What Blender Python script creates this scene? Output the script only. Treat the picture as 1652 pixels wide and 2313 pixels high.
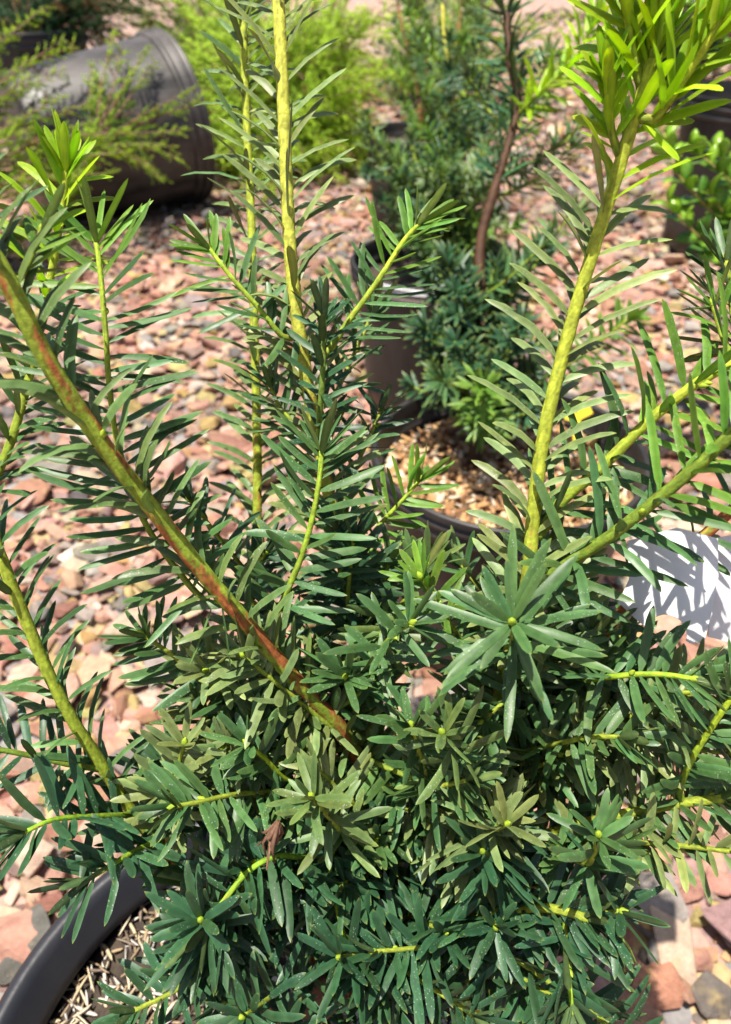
import bpy, bmesh, math, random
import numpy as np
from mathutils import Vector, Matrix, Quaternion

rng = np.random.default_rng(7)
random.seed(7)
for o in list(bpy.data.objects):
    bpy.data.objects.remove(o)
S = bpy.context.scene
COL = S.collection

# ------------------------------------------------------------------ camera
CAMZ, PITCH = 0.66, math.radians(38)
FPX, CX, CY = 1657.0, 826.0, 1156.5
cd = bpy.data.cameras.new('camera')
cam = bpy.data.objects.new('camera', cd)
COL.objects.link(cam)
cam.location = (0, 0, CAMZ)
cam.rotation_euler = (math.pi / 2 - PITCH, 0, 0)
cd.sensor_fit = 'HORIZONTAL'
cd.lens = 5.7
cd.sensor_width = 2 * 5.7 * 826 / FPX
cd.clip_start, cd.clip_end = 0.01, 400
cd.dof.use_dof = True
cd.dof.focus_distance = 0.262
cd.dof.aperture_fstop = 2.9
S.camera = cam

# ------------------------------------------------------------------ light
SUN_FROM = Vector((-0.19, -0.12, 0.97)).normalized()
w = bpy.data.worlds.new('World'); S.world = w; w.use_nodes = True
nt = w.node_tree
bg = nt.nodes['Background']
sky = nt.nodes.new('ShaderNodeTexSky')
sky.sky_type = 'NISHITA'; sky.sun_disc = False
sky.sun_elevation = math.asin(SUN_FROM.z)
sky.sun_rotation = math.atan2(SUN_FROM.x, SUN_FROM.y)
sky.air_density = 0.8; sky.dust_density = 3.0; sky.ozone_density = 1.0
nt.links.new(sky.outputs[0], bg.inputs[0])
bg.inputs[1].default_value = 0.075
sd = bpy.data.lights.new('sun', 'SUN')
sd.energy = 5.0; sd.angle = math.radians(0.55); sd.color = (1.0, 0.94, 0.84)
sun = bpy.data.objects.new('sun', sd); COL.objects.link(sun)
sun.location = (-2, 1, 4)
sun.rotation_euler = SUN_FROM.to_track_quat('Z', 'Y').to_euler()

vs = S.view_settings
vs.view_transform = 'Standard'; vs.look = 'None'; vs.gamma = 1.0
vs.exposure = 0.97
vs.use_curve_mapping = False
S.render.engine = 'CYCLES'
S.cycles.max_bounces = 8
S.cycles.transmission_bounces = 4
S.render.resolution_x, S.render.resolution_y = 731, 1024

# ------------------------------------------------------------------ helpers
CP, SP = math.cos(PITCH), math.sin(PITCH)

def P(px, py, zc):
    """photograph pixel + distance along the view axis -> place in the world"""
    x = (px - CX) / FPX * zc; dn = (py - CY) / FPX * zc
    return np.array((x, zc * CP - dn * SP, CAMZ - zc * SP - dn * CP))

def project(p):
    p = np.asarray(p, float)
    Y = p[..., 1]; Z = p[..., 2] - CAMZ
    zc = Y * CP - Z * SP; dn = -Z * CP - Y * SP
    zs = np.maximum(zc, 1e-3)
    return CX + FPX * p[..., 0] / zs, CY + FPX * dn / zs, zc

def nrm(v):
    v = np.asarray(v, float)
    return v / (np.linalg.norm(v) + 1e-12)

def mesh_np(name, verts, faces, mat, col=None, smooth=True):
    """verts (n,3); faces: array (m,3|4) or list of such arrays"""
    me = bpy.data.meshes.new(name)
    if isinstance(faces, np.ndarray):
        faces = [faces]
    faces = [f for f in faces if len(f)]
    loops = np.concatenate([f.ravel() for f in faces]).astype(np.int32)
    sizes = np.concatenate([np.full(len(f), f.shape[1]) for f in faces])
    starts = np.concatenate(([0], np.cumsum(sizes)[:-1])).astype(np.int32)
    me.vertices.add(len(verts)); me.loops.add(len(loops)); me.polygons.add(len(sizes))
    me.vertices.foreach_set('co', np.asarray(verts, np.float32).ravel())
    me.loops.foreach_set('vertex_index', loops)
    me.polygons.foreach_set('loop_start', starts)
    me.polygons.foreach_set('use_smooth', np.full(len(sizes), smooth))
    if col is not None:
        a = me.attributes.new('col', 'FLOAT_COLOR', 'POINT')
        col = np.asarray(col); c = np.ones((len(verts), 4), np.float32); c[:, :col.shape[1]] = col
        a.data.foreach_set('color', c.ravel())
    me.update(calc_edges=True)
    if mat: me.materials.append(mat)
    return me

def link(name, me, parent=None, loc=(0, 0, 0)):
    o = bpy.data.objects.new(name, me)
    COL.objects.link(o)
    o.location = [float(v) for v in loc]
    if parent: o.parent = parent
    return o

def tag(o, label, cat, group=None, kind=None):
    o['label'] = label; o['category'] = cat
    if group: o['group'] = group
    if kind: o['kind'] = kind
    return o

def thing(name, loc, label, cat, group=None):
    return tag(link(name, None, None, loc), label, cat, group)

class Acc:
    """collects pieces for one mesh"""
    def __init__(s): s.v = []; s.f = {}; s.c = []; s.n = 0
    def add(s, v, f, c):
        v = np.asarray(v, float)
        s.v.append(v)
        c = np.asarray(c, float)
        s.c.append(np.broadcast_to(c, (len(v), c.shape[0])) if c.ndim == 1 else c)
        f = np.asarray(f)
        s.f.setdefault(f.shape[1], []).append(f + s.n)
        s.n += len(v)
    def mesh(s, name, mat, off=(0, 0, 0), smooth=True):
        fs = [np.concatenate(x) for x in s.f.values()]
        return mesh_np(name, np.concatenate(s.v) - np.asarray(off), fs, mat, np.concatenate(s.c), smooth)

def catmull(pts, step):
    pts = [np.asarray(p, float) for p in pts]
    if len(pts) == 2:
        n = max(2, int(np.linalg.norm(pts[1] - pts[0]) / step))
        return np.array([pts[0] + (pts[1] - pts[0]) * t for t in np.linspace(0, 1, n + 1)])
    q = [2 * pts[0] - pts[1]] + pts + [2 * pts[-1] - pts[-2]]
    out = []
    for i in range(1, len(q) - 2):
        a, b, c, d = q[i - 1], q[i], q[i + 1], q[i + 2]
        n = max(1, int(np.linalg.norm(c - b) / step))
        for k in range(n):
            t = k / n
            out.append(.5 * ((2 * b) + (c - a) * t + (2 * a - 5 * b + 4 * c - d) * t * t + (3 * b - a - 3 * c + d) * t ** 3))
    out.append(pts[-1])
    return np.array(out)

def frames(c):
    T = np.gradient(c, axis=0); T /= np.linalg.norm(T, axis=1)[:, None] + 1e-12
    u = nrm(np.cross(T[0], (0.31, 0.2, 0.93) if abs(T[0][2]) < .9 else (1, .1, 0)))
    U = []
    for t in T:
        u = nrm(u - t * np.dot(u, t)); U.append(u)
    U = np.array(U); V = np.cross(T, U)
    return T, U, V

def tube(acc, c, rad, col, sides=8, ridge=0.0, seed=0):
    """tapered tube with closed ends; col: (n,3) or (n,sides,3)"""
    T, U, V = frames(c)
    n = len(c); a = np.arange(sides) / sides * 2 * math.pi
    rad = np.broadcast_to(np.asarray(rad, float), (n,))
    s = np.arange(n)[:, None]
    R = rad[:, None] * (1 + ridge * np.sin(a * 3 + s * 0.9 + seed) * np.sin(s * 1.7 + a * 2 + seed * 2))
    v = c[:, None] + R[..., None] * (np.cos(a)[None, :, None] * U[:, None] + np.sin(a)[None, :, None] * V[:, None])
    col = np.asarray(col, float)
    if col.ndim == 1: col = np.broadcast_to(col, (n, 3))
    if col.ndim == 2: col = np.repeat(col[:, None], sides, 1)
    v = np.concatenate((v.reshape(-1, 3), c[:1], c[-1:] + T[-1:] * rad[-1]))
    cc = np.concatenate((col.reshape(-1, 3), col[0, :1], col[-1, :1]))
    i = np.arange(n - 1)[:, None] * sides; k = np.arange(sides); k2 = (k + 1) % sides
    q = np.stack((i + k, i + k2, i + sides + k2, i + sides + k), -1).reshape(-1, 4)
    m = n * sides
    t1 = np.stack((np.full(sides, m), k2, k), -1)
    t2 = np.stack((np.full(sides, m + 1), (n - 1) * sides + k, (n - 1) * sides + k2), -1)
    acc.add(v, q, cc)
    base = acc.n - len(v)
    acc.f.setdefault(3, []).append(np.concatenate((t1, t2)) + base)

# ------------------------------------------------------------------ materials
def new_mat(name):
    m = bpy.data.materials.new(name); m.use_nodes = True
    n = m.node_tree; b = n.nodes['Principled BSDF']
    return m, n, b, n.nodes['Material Output']

def nd(n, t, **k):
    x = n.nodes.new(t)
    for a, v in k.items():
        if a.startswith('i_'):
            x.inputs[a[2:]].default_value = v
        else: setattr(x, a, v)
    return x

def mixc(n, fac, a, b, mode='MIX'):
    m = nd(n, 'ShaderNodeMix', data_type='RGBA', blend_type=mode)
    for s, v in ((m.inputs[0], fac), (m.inputs[6], a), (m.inputs[7], b)):
        if hasattr(v, 'is_linked') or hasattr(v, 'links'): n.links.new(v, s)
        else: s.default_value = v if not isinstance(v, tuple) else (*v, 1)
    return m.outputs[2]

def ramp(n, src, a, b):
    r = nd(n, 'ShaderNodeMapRange')
    r.inputs['From Min'].default_value = a; r.inputs['From Max'].default_value = b
    n.links.new(src, r.inputs[0])
    return r.outputs[0]

def leaf_material(name, rough=.42, trans=.26, speck=True, spec=.45, tcol=(1.5, 1.6, .35), alpha=False):
    m, n, b, out = new_mat(name)
    at = nd(n, 'ShaderNodeAttribute', attribute_name='col')
    geo = nd(n, 'ShaderNodeNewGeometry')
    no = nd(n, 'ShaderNodeTexNoise', i_Scale=260.0, i_Detail=3.0)
    n.links.new(geo.outputs['Position'], no.inputs['Vector'])
    v = ramp(n, no.outputs[0], .3, .7)
    dark = mixc(n, 1.0, at.outputs['Color'], (.74, .78, .74), 'MULTIPLY')
    lite = mixc(n, 1.0, at.outputs['Color'], (1.22, 1.18, 1.16), 'MULTIPLY')
    c = mixc(n, v, dark, lite)
    if speck:
        vo = nd(n, 'ShaderNodeTexVoronoi', i_Scale=900.0)
        n.links.new(geo.outputs['Position'], vo.inputs['Vector'])
        n2 = nd(n, 'ShaderNodeTexNoise', i_Scale=75.0, i_Detail=2.0)
        n.links.new(geo.outputs['Position'], n2.inputs['Vector'])
        dots = ramp(n, vo.outputs['Distance'], .26, .12)
        dens = ramp(n, n2.outputs[0], .47, .62)
        mu = nd(n, 'ShaderNodeMath', operation='MULTIPLY')
        n.links.new(dots, mu.inputs[0]); n.links.new(dens, mu.inputs[1])
        mu2 = nd(n, 'ShaderNodeMath', operation='MULTIPLY'); mu2.inputs[1].default_value = .6
        n.links.new(mu.outputs[0], mu2.inputs[0])
        c = mixc(n, mu2.outputs[0], c, (.5, .55, .48))
    n.links.new(c, b.inputs['Base Color'])
    rr = nd(n, 'ShaderNodeMapRange'); rr.inputs['To Min'].default_value = rough - .08; rr.inputs['To Max'].default_value = rough + .14
    n.links.new(no.outputs[0], rr.inputs[0]); n.links.new(rr.outputs[0], b.inputs['Roughness'])
    b.inputs['Specular IOR Level'].default_value = spec
    bu = nd(n, 'ShaderNodeBump', i_Strength=.25, i_Distance=.0004)
    n.links.new(no.outputs[0], bu.inputs['Height']); n.links.new(bu.outputs[0], b.inputs['Normal'])
    tr = nd(n, 'ShaderNodeBsdfTranslucent')
    tc = mixc(n, 1.0, at.outputs['Color'], tcol, 'MULTIPLY')
    n.links.new(tc, tr.inputs['Color'])
    mx = nd(n, 'ShaderNodeMixShader'); mx.inputs[0].default_value = trans
    if alpha: n.links.new(at.outputs['Alpha'], mx.inputs[0])
    n.links.new(b.outputs[0], mx.inputs[1]); n.links.new(tr.outputs[0], mx.inputs[2])
    n.links.new(mx.outputs[0], out.inputs[0])
    return m

def plain_attr_material(name, rough=.6, nscale=300., bump=.0006, spec=.3, amp=.3, obj_color=False, detail=6.0):
    m, n, b, out = new_mat(name)
    if obj_color:
        src = nd(n, 'ShaderNodeObjectInfo').outputs['Color']
    else:
        src = nd(n, 'ShaderNodeAttribute', attribute_name='col').outputs['Color']
    geo = nd(n, 'ShaderNodeNewGeometry')
    no = nd(n, 'ShaderNodeTexNoise', i_Scale=nscale, i_Detail=detail, i_Roughness=.65)
    n.links.new(geo.outputs['Position'], no.inputs['Vector'])
    v = ramp(n, no.outputs[0], .28, .72)
    c = mixc(n, v, mixc(n, 1.0, src, (1 - amp,) * 3, 'MULTIPLY'), mixc(n, 1.0, src, (1 + amp,) * 3, 'MULTIPLY'))
    n.links.new(c, b.inputs['Base Color'])
    b.inputs['Roughness'].default_value = rough
    b.inputs['Specular IOR Level'].default_value = spec
    bu = nd(n, 'ShaderNodeBump', i_Strength=.6, i_Distance=bump)
    n.links.new(no.outputs[0], bu.inputs['Height']); n.links.new(bu.outputs[0], b.inputs['Normal'])
    return m

def stone_material(name, obj_color):
    m, n, b, out = new_mat(name)
    src = nd(n, 'ShaderNodeObjectInfo').outputs['Color'] if obj_color else nd(n, 'ShaderNodeAttribute', attribute_name='col').outputs['Color']
    geo = nd(n, 'ShaderNodeNewGeometry')
    n1 = nd(n, 'ShaderNodeTexNoise', i_Scale=70., i_Detail=8., i_Roughness=.7)
    n2 = nd(n, 'ShaderNodeTexNoise', i_Scale=420., i_Detail=5., i_Roughness=.7)
    n3 = nd(n, 'ShaderNodeTexNoise', i_Scale=34., i_Detail=3.)
    for x in (n1, n2, n3): n.links.new(geo.outputs['Position'], x.inputs['Vector'])
    c = mixc(n, ramp(n, n1.outputs[0], .3, .7), mixc(n, 1.0, src, (.58, .55, .55), 'MULTIPLY'), mixc(n, 1.0, src, (1.14, 1.14, 1.14), 'MULTIPLY'))
    c = mixc(n, ramp(n, n2.outputs[0], .62, .8), c, (.62, .5, .42))
    st = nd(n, 'ShaderNodeMath', operation='MULTIPLY'); st.inputs[1].default_value = .55
    n.links.new(ramp(n, n3.outputs[0], .58, .7), st.inputs[0])
    c = mixc(n, st.outputs[0], c, (.46, .34, .14))
    n.links.new(c, b.inputs['Base Color'])
    b.inputs['Roughness'].default_value = .85; b.inputs['Specular IOR Level'].default_value = .25
    ad = nd(n, 'ShaderNodeMath', operation='ADD'); n.links.new(n1.outputs[0], ad.inputs[0]); n.links.new(n2.outputs[0], ad.inputs[1])
    bu = nd(n, 'ShaderNodeBump', i_Strength=.9, i_Distance=.0026)
    n.links.new(ad.outputs[0], bu.inputs['Height']); n.links.new(bu.outputs[0], b.inputs['Normal'])
    return m

M_LEAF = leaf_material('yew_needle', alpha=True)
M_LEAF_BG = leaf_material('yew_needle_plain', speck=False, alpha=True)
M_JUN = leaf_material('juniper_scale', rough=.5, trans=.45, speck=False, spec=.25, tcol=(1.4, 1.4, .4))
M_BOX = leaf_material('glossy_leaf', rough=.22, trans=.3, speck=False, spec=.6)
M_STEM = plain_attr_material('yew_bark', rough=.62, nscale=420., bump=.0008, spec=.22, amp=.38)
M_CHIP = plain_attr_material('bark_chips', rough=.8, nscale=350., bump=.0008, spec=.2)
M_HUSK = plain_attr_material('husks', rough=.65, nscale=600., bump=.0004, spec=.3)
M_STONE = stone_material('stone', True)
M_GRAVEL = stone_material('gravel', False)

def pot_material(name, base, rough, dust):
    m, n, b, out = new_mat(name)
    tc = nd(n, 'ShaderNodeTexCoord')
    mp = nd(n, 'ShaderNodeMapping'); mp.inputs['Scale'].default_value = (1, 1, .35)
    n.links.new(tc.outputs['Object'], mp.inputs['Vector'])
    no = nd(n, 'ShaderNodeTexNoise', i_Scale=14., i_Detail=6., i_Roughness=.65)
    n.links.new(mp.outputs[0], no.inputs['Vector'])
    n2 = nd(n, 'ShaderNodeTexNoise', i_Scale=240., i_Detail=3.)
    n.links.new(tc.outputs['Object'], n2.inputs['Vector'])
    mu = nd(n, 'ShaderNodeMath', operation='MULTIPLY'); mu.inputs[1].default_value = dust
    n.links.new(ramp(n, no.outputs[0], .35, .7), mu.inputs[0])
    n.links.new(mixc(n, mu.outputs[0], base, (.24, .21, .19)), b.inputs['Base Color'])
    rr = nd(n, 'ShaderNodeMapRange'); rr.inputs['To Min'].default_value = rough - .08; rr.inputs['To Max'].default_value = rough + .2
    n.links.new(no.outputs[0], rr.inputs[0]); n.links.new(rr.outputs[0], b.inputs['Roughness'])
    b.inputs['Specular IOR Level'].default_value = .5
    bu = nd(n, 'ShaderNodeBump', i_Strength=.2, i_Distance=.0006)
    n.links.new(n2.outputs[0], bu.inputs['Height']); n.links.new(bu.outputs[0], b.inputs['Normal'])
    return m
M_POT = pot_material('black_plastic', (.012, .014, .02), .34, .04)
M_POT_DUSTY = pot_material('dusty_black_plastic', (.010, .0098, .0105), .42, .12)

def plastic(name, colr, rough=.45, trans=0.15):
    m, n, b, out = new_mat(name)
    no = nd(n, 'ShaderNodeTexNoise', i_Scale=60., i_Detail=5.)
    geo = nd(n, 'ShaderNodeNewGeometry'); n.links.new(geo.outputs['Position'], no.inputs['Vector'])
    c = mixc(n, ramp(n, no.outputs[0], .3, .8), colr, tuple(x * .86 for x in colr))
    n.links.new(c, b.inputs['Base Color']); b.inputs['Roughness'].default_value = rough
    if trans:
        tr = nd(n, 'ShaderNodeBsdfTranslucent'); n.links.new(c, tr.inputs['Color'])
        mx = nd(n, 'ShaderNodeMixShader'); mx.inputs[0].default_value = trans
        n.links.new(b.outputs[0], mx.inputs[1]); n.links.new(tr.outputs[0], mx.inputs[2]); n.links.new(mx.outputs[0], out.inputs[0])
    return m
M_WHITE = plastic('white_tag_plastic', (.78, .79, .80))
M_YELLOW = plastic('yellow_tag_plastic', (.75, .56, .03))

def ground_material():
    m, n, b, out = new_mat('gravel_bed')
    tc = nd(n, 'ShaderNodeTexCoord')
    vo = nd(n, 'ShaderNodeTexVoronoi', i_Scale=24.); n.links.new(tc.outputs['Object'], vo.inputs['Vector'])
    cr = nd(n, 'ShaderNodeValToRGB')
    sep = nd(n, 'ShaderNodeSeparateColor'); n.links.new(vo.outputs['Color'], sep.inputs[0])
    n.links.new(sep.outputs[0], cr.inputs[0])
    cs = [(.40, .21, .17), (.46, .28, .23), (.30, .19, .17), (.26, .245, .24), (.45, .33, .17), (.5, .4, .33)]
    e = cr.color_ramp.elements; cr.color_ramp.interpolation = 'CONSTANT'
    e[0].position = 0; e[0].color = (*cs[0], 1); e[1].position = .25; e[1].color = (*cs[1], 1)
    for p, c in zip((.5, .66, .8, .92), cs[2:]):
        x = e.new(p); x.color = (*c, 1)
    no = nd(n, 'ShaderNodeTexNoise', i_Scale=120., i_Detail=6.); n.links.new(tc.outputs['Object'], no.inputs['Vector'])
    c = mixc(n, ramp(n, no.outputs[0], .35, .7), mixc(n, 1.0, cr.outputs[0], (.65, .65, .65), 'MULTIPLY'), cr.outputs[0])
    n.links.new(c, b.inputs['Base Color']); b.inputs['Roughness'].default_value = .9
    bu = nd(n, 'ShaderNodeBump', i_Strength=1., i_Distance=.01); bu.invert = True
    n.links.new(vo.outputs['Distance'], bu.inputs['Height']); n.links.new(bu.outputs[0], b.inputs['Normal'])
    return m
M_GROUND = ground_material()
def soil_material(name, a, bcol):
    m, n, b, out = new_mat(name)
    tc = nd(n, 'ShaderNodeTexCoord')
    no = nd(n, 'ShaderNodeTexNoise', i_Scale=90., i_Detail=8., i_Roughness=.75); n.links.new(tc.outputs['Object'], no.inputs['Vector'])
    n.links.new(mixc(n, ramp(n, no.outputs[0], .35, .68), a, bcol), b.inputs['Base Color']); b.inputs['Roughness'].default_value = .95
    bu = nd(n, 'ShaderNodeBump', i_Strength=1., i_Distance=.004)
    n.links.new(no.outputs[0], bu.inputs['Height']); n.links.new(bu.outputs[0], b.inputs['Normal'])
    return m
M_SOIL = soil_material('dark_potting_mix', (.02, .015, .012), (.09, .065, .045))
M_SOIL2 = soil_material('brown_potting_mix', (.05, .03, .018), (.20, .12, .06))

# ------------------------------------------------------------------ splat depth buffer (which small pieces show)
BW, BH, BS = 420, 590, 4.0
zbuf = np.full((BH, BW), 1e9)
def splat(pts):
    x, y, z = project(pts)
    ix = (x / BS).astype(int); iy = (y / BS).astype(int)
    ok = (ix >= 0) & (ix < BW) & (iy >= 0) & (iy < BH) & (z > .02)
    np.minimum.at(zbuf, (iy[ok], ix[ok]), z[ok])
def visible(pts, eps):
    x, y, z = project(pts)
    ix = (x / BS).astype(int); iy = (y / BS).astype(int)
    ok = (x >= 0) & (x < 1652) & (y >= 0) & (y < 2313) & (z > .02)
    ixc = np.clip(ix, 0, BW - 1); iyc = np.clip(iy, 0, BH - 1)
    return ok & (z <= zbuf[iyc, ixc] + eps), z

# ------------------------------------------------------------------ ground sheet
gv = np.array([(-150, -40, -.012), (150, -40, -.012), (150, 260, -.012), (-150, 260, -.012)], float)
ground = link('ground', mesh_np('ground', gv, np.array([[0, 1, 2, 3]]), M_GROUND))
tag(ground, 'crushed pink, grey and ochre stone covering the nursery yard', 'ground', kind='structure')

# ------------------------------------------------------------------ pots
def lathe(name, prof, mat, seg=64, parent=None):
    prof = np.array(prof, float); a = np.arange(seg) / seg * 2 * math.pi
    v = np.stack((prof[:, None, 0] * np.cos(a), prof[:, None, 0] * np.sin(a), np.repeat(prof[:, None, 1], seg, 1)), -1).reshape(-1, 3)
    n = len(prof); i = np.arange(n - 1)[:, None] * seg; k = np.arange(seg); k2 = (k + 1) % seg
    q = np.stack((i + k, i + k2, i + seg + k2, i + seg + k), -1).reshape(-1, 4)
    return link(name, mesh_np(name, v, q, mat), parent)

def make_pot(loc, R, Rb, H, label, mat, group='black nursery pots', style='collar'):
    t = thing('nursery_pot', loc, label, 'pot', group)
    W = .0022; hc = H * .13
    rc = Rb + (R - Rb) * (H - hc) / H           # radius under the collar
    prof = [(.001, .004), (Rb - .006, .004), (Rb, .010)]
    for k in range(1, 7):
        z = .01 + (H - hc - .01) * k / 6.; r = Rb + (rc - .004 - Rb) * k / 6.
        prof.append((r, z))
    inner = [(r - W, z) for r, z in reversed(prof[2:])] + [(.001, .008)]
    body = lathe('wall', prof + [(rc - .004, H - hc + .002), (rc - .004 - W, H - hc + .002)] + inner, mat, parent=t)
    if style == 'collar':
        k_ = R / .14; e_ = .001 * k_
        o = [(rc - .0045, H - hc), (rc + e_, H - hc + e_), (rc + 3.5 * e_, H - hc + 4 * e_), (rc + 3.5 * e_, H - hc + 7 * e_), (rc + .5 * e_, H - hc + 9 * e_),
             (rc + .5 * e_, H - hc * .55), (rc + 5 * e_, H - hc * .5), (rc + 5 * e_, H - hc * .36), (rc + 2 * e_, H - hc * .33), (rc + 2 * e_, H - hc * .2), (rc + 6 * e_, H - hc * .17), (R - .001, H - .004), (R, H - .002), (R - .0015, H),
             (R - .005, H - .0005), (R - .0062, H - .003), (rc - .001, H - hc * .5), (rc - .0065, H - hc)]
    else:   # smooth rolled lip
        o = [(rc - .0045, H - hc), (rc + .0005, H - hc * .95), (R - .007, H - .016), (R - .001, H - .013), (R, H - .008), (R - .0005, H - .003),
             (R - .004, H - .0003), (R - .0075, H - .001), (R - .011, H - .005), (R - .0125, H - .010), (R - .015, H - .013), (R - .0165, H - .020), (R - .0195, H - .024), (rc - .0068, H - hc)]
    lathe('rim', o, mat, 96, t)
    return t, rc

def potting_mix(loc, R, label, mat, amp=.004, n=26):
    v = [(0, 0, 0)]; f3 = []; f4 = []
    for i in range(1, n + 1):
        for k in range(48):
            a = k / 48 * 2 * math.pi; r = R * i / n
            x, y = r * math.cos(a), r * math.sin(a)
            z = amp * (math.sin(x * 130 + 1.3 * y * 70) * math.cos(y * 110) + random.uniform(-.5, .5)) if i < n else -amp
            v.append((x, y, z))
    for k in range(48): f3.append((0, 1 + k, 1 + (k + 1) % 48))
    for i in range(n - 1):
        for k in range(48):
            a = 1 + i * 48 + k; b = 1 + i * 48 + (k + 1) % 48
            f4.append((a, a + 48, b + 48, b))
    o = link('potting_mix', mesh_np('potting_mix', np.array(v), [np.array(f3), np.array(f4)], mat), None, loc)
    tag(o, label, 'soil', None, 'stuff')
    return o

POT1 = (-.045, .104, 0); POT2 = (.147, .634, 0); POT3 = (.118, 1.20, 0); POT4 = (.14, 2.2, 0); POT5 = (.98, 2.02, 0)
make_pot(POT1, .14, .112, .25, 'smooth black pot with rolled rim holding the large foreground yew', M_POT, style='lip')
make_pot(POT2, .14, .112, .25, 'black pot with stepped collar holding bark chips and a bushy yew', M_POT_DUSTY)
make_pot(POT3, .142, .115, .25, 'dusty black pot with white label standing behind the bark chip pot', M_POT_DUSTY)
make_pot(POT4, .145, .115, .25, 'small black pot at the base of the farthest yew', M_POT_DUSTY)
make_pot(POT5, .20, .165, .37, 'large dusty black pot standing alone on the gravel by glossy leaved branches', M_POT_DUSTY)
make_pot((-1.26, 3.25, 0), .21, .18, .40, 'black pot in deep shade under drooping juniper sprays', M_POT)
# the pot lying on its side
rimc = np.array((-.565, 2.50, .228)); basec = np.array((-.955, 2.235, .190))
ax = nrm(rimc - basec); Hl = float(np.linalg.norm(rimc - basec))
lp, _ = make_pot(tuple(basec), .232, .192, Hl, 'large empty black pot tipped over on its side on the gravel', pot_material('sun_faded_plastic', (.014, .0135, .014), .40, .38))
lp.rotation_mode = 'QUATERNION'
lp.rotation_quaternion = Vector(ax).to_track_quat('Z', 'Y')

SOIL1 = .216; SOIL2 = .212
potting_mix((POT1[0], POT1[1], SOIL1), .1255, 'dark potting mix with pale husks in the foreground pot', M_SOIL)
PM2 = potting_mix((POT2[0], POT2[1], SOIL2), .1285, 'brown potting mix covered with bark chips behind the foreground yew', M_SOIL2)
potting_mix((POT3[0], POT3[1], .212), .1300, 'potting mix in the pot with the white label', M_SOIL)
potting_mix((POT4[0], POT4[1], .212), .1320, 'potting mix in the pot of the farthest yew', M_SOIL)
potting_mix((POT5[0], POT5[1], .32), .1860, 'potting mix in the large dusty pot', M_SOIL)
potting_mix((-1.26, 3.25, .34), .19, 'potting mix in the shaded juniper pot', M_SOIL)

def rot_rand(n):
    q = rng.normal(size=(n, 4)); q /= np.linalg.norm(q, axis=1)[:, None]
    return q
def slivers(cx, cy, z, R, n, lmin, lmax, wmin, wmax, cols, name, label, mat, cat, tilt=.5, th=.3, parent=None, indiv=0):
    acc = Acc(); ind = []
    for i in range(n):
        r = R * math.sqrt(random.random()); a = random.uniform(0, 6.283)
        p = np.array((cx + r * math.cos(a), cy + r * math.sin(a), z + random.uniform(-.001, .006)))
        L = random.uniform(lmin, lmax); Wd = random.uniform(wmin, wmax)
        az = random.uniform(0, 6.283)
        d = nrm((math.cos(az), math.sin(az), random.gauss(0, tilt * .6))); s = nrm(np.cross(d, (random.gauss(0, .4), random.gauss(0, .4), 1))); u = np.cross(s, d)
        bend = random.uniform(-.25, .25)
        v = []
        for t, wd in ((-.5, .25), (-.25, .9), (.1, 1.), (.38, .75), (.5, .2)):
            c = p + d * L * t + s * bend * L * (t * t - .1) + u * L * .1 * (t * t)
            v += [c - s * Wd * wd / 2, c + u * Wd * th * .5, c + s * Wd * wd / 2, c - u * Wd * th * .5]
        f = [(4 * i2 + k, 4 * i2 + (k + 1) % 4, 4 * i2 + 4 + (k + 1) % 4, 4 * i2 + 4 + k) for i2 in range(4) for k in range(4)] + [(3, 2, 1, 0), (16, 17, 18, 19)]
        c = np.array(random.choice(cols)) * random.uniform(.75, 1.2)
        if i < indiv:
            a2 = Acc(); a2.add(np.array(v) - p, f, c)
            o = link(name, a2.mesh(name, mat, smooth=False), parent, p - np.array(parent.location))
        else:
            acc.add(v, f, c)
    return acc
ha = slivers(POT1[0], POT1[1], SOIL1, .122, 2600, .006, .015, .0012, .0026,
             [(.42, .33, .21), (.50, .42, .30), (.30, .22, .13), (.22, .16, .10), (.56, .50, .42), (.16, .12, .09), (.40, .37, .34)], 'husk_mulch', '', M_HUSK, 'mulch')
ho = link('husk_mulch', ha.mesh('husk_mulch', M_HUSK))
tag(ho, 'pale tan husks scattered over the soil of the foreground pot', 'mulch', None, 'stuff')
ca = slivers(POT2[0], POT2[1], SOIL2, .125, 1500, .008, .022, .004, .010,
             [(.36, .20, .09), (.45, .27, .12), (.26, .13, .06), (.5, .36, .2), (.16, .09, .05), (.55, .45, .33)], 'bark_chip', '', M_CHIP, 'chips', tilt=.8, th=.45, parent=PM2, indiv=240)
co = link('bark_litter', ca.mesh('bark_litter', M_CHIP, PM2.location, smooth=False), PM2); co['kind'] = 'stuff'

# ------------------------------------------------------------------ yew needles and shoots
PROF = np.array([(0, .34), (.05, .46), (.14, .86), (.42, 1.0), (.78, .92), (.93, .55), (1.0, .04)])
PROF_LOW = np.array([(0, .35), (.22, .95), (.75, .95), (1.0, .12)])

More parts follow.
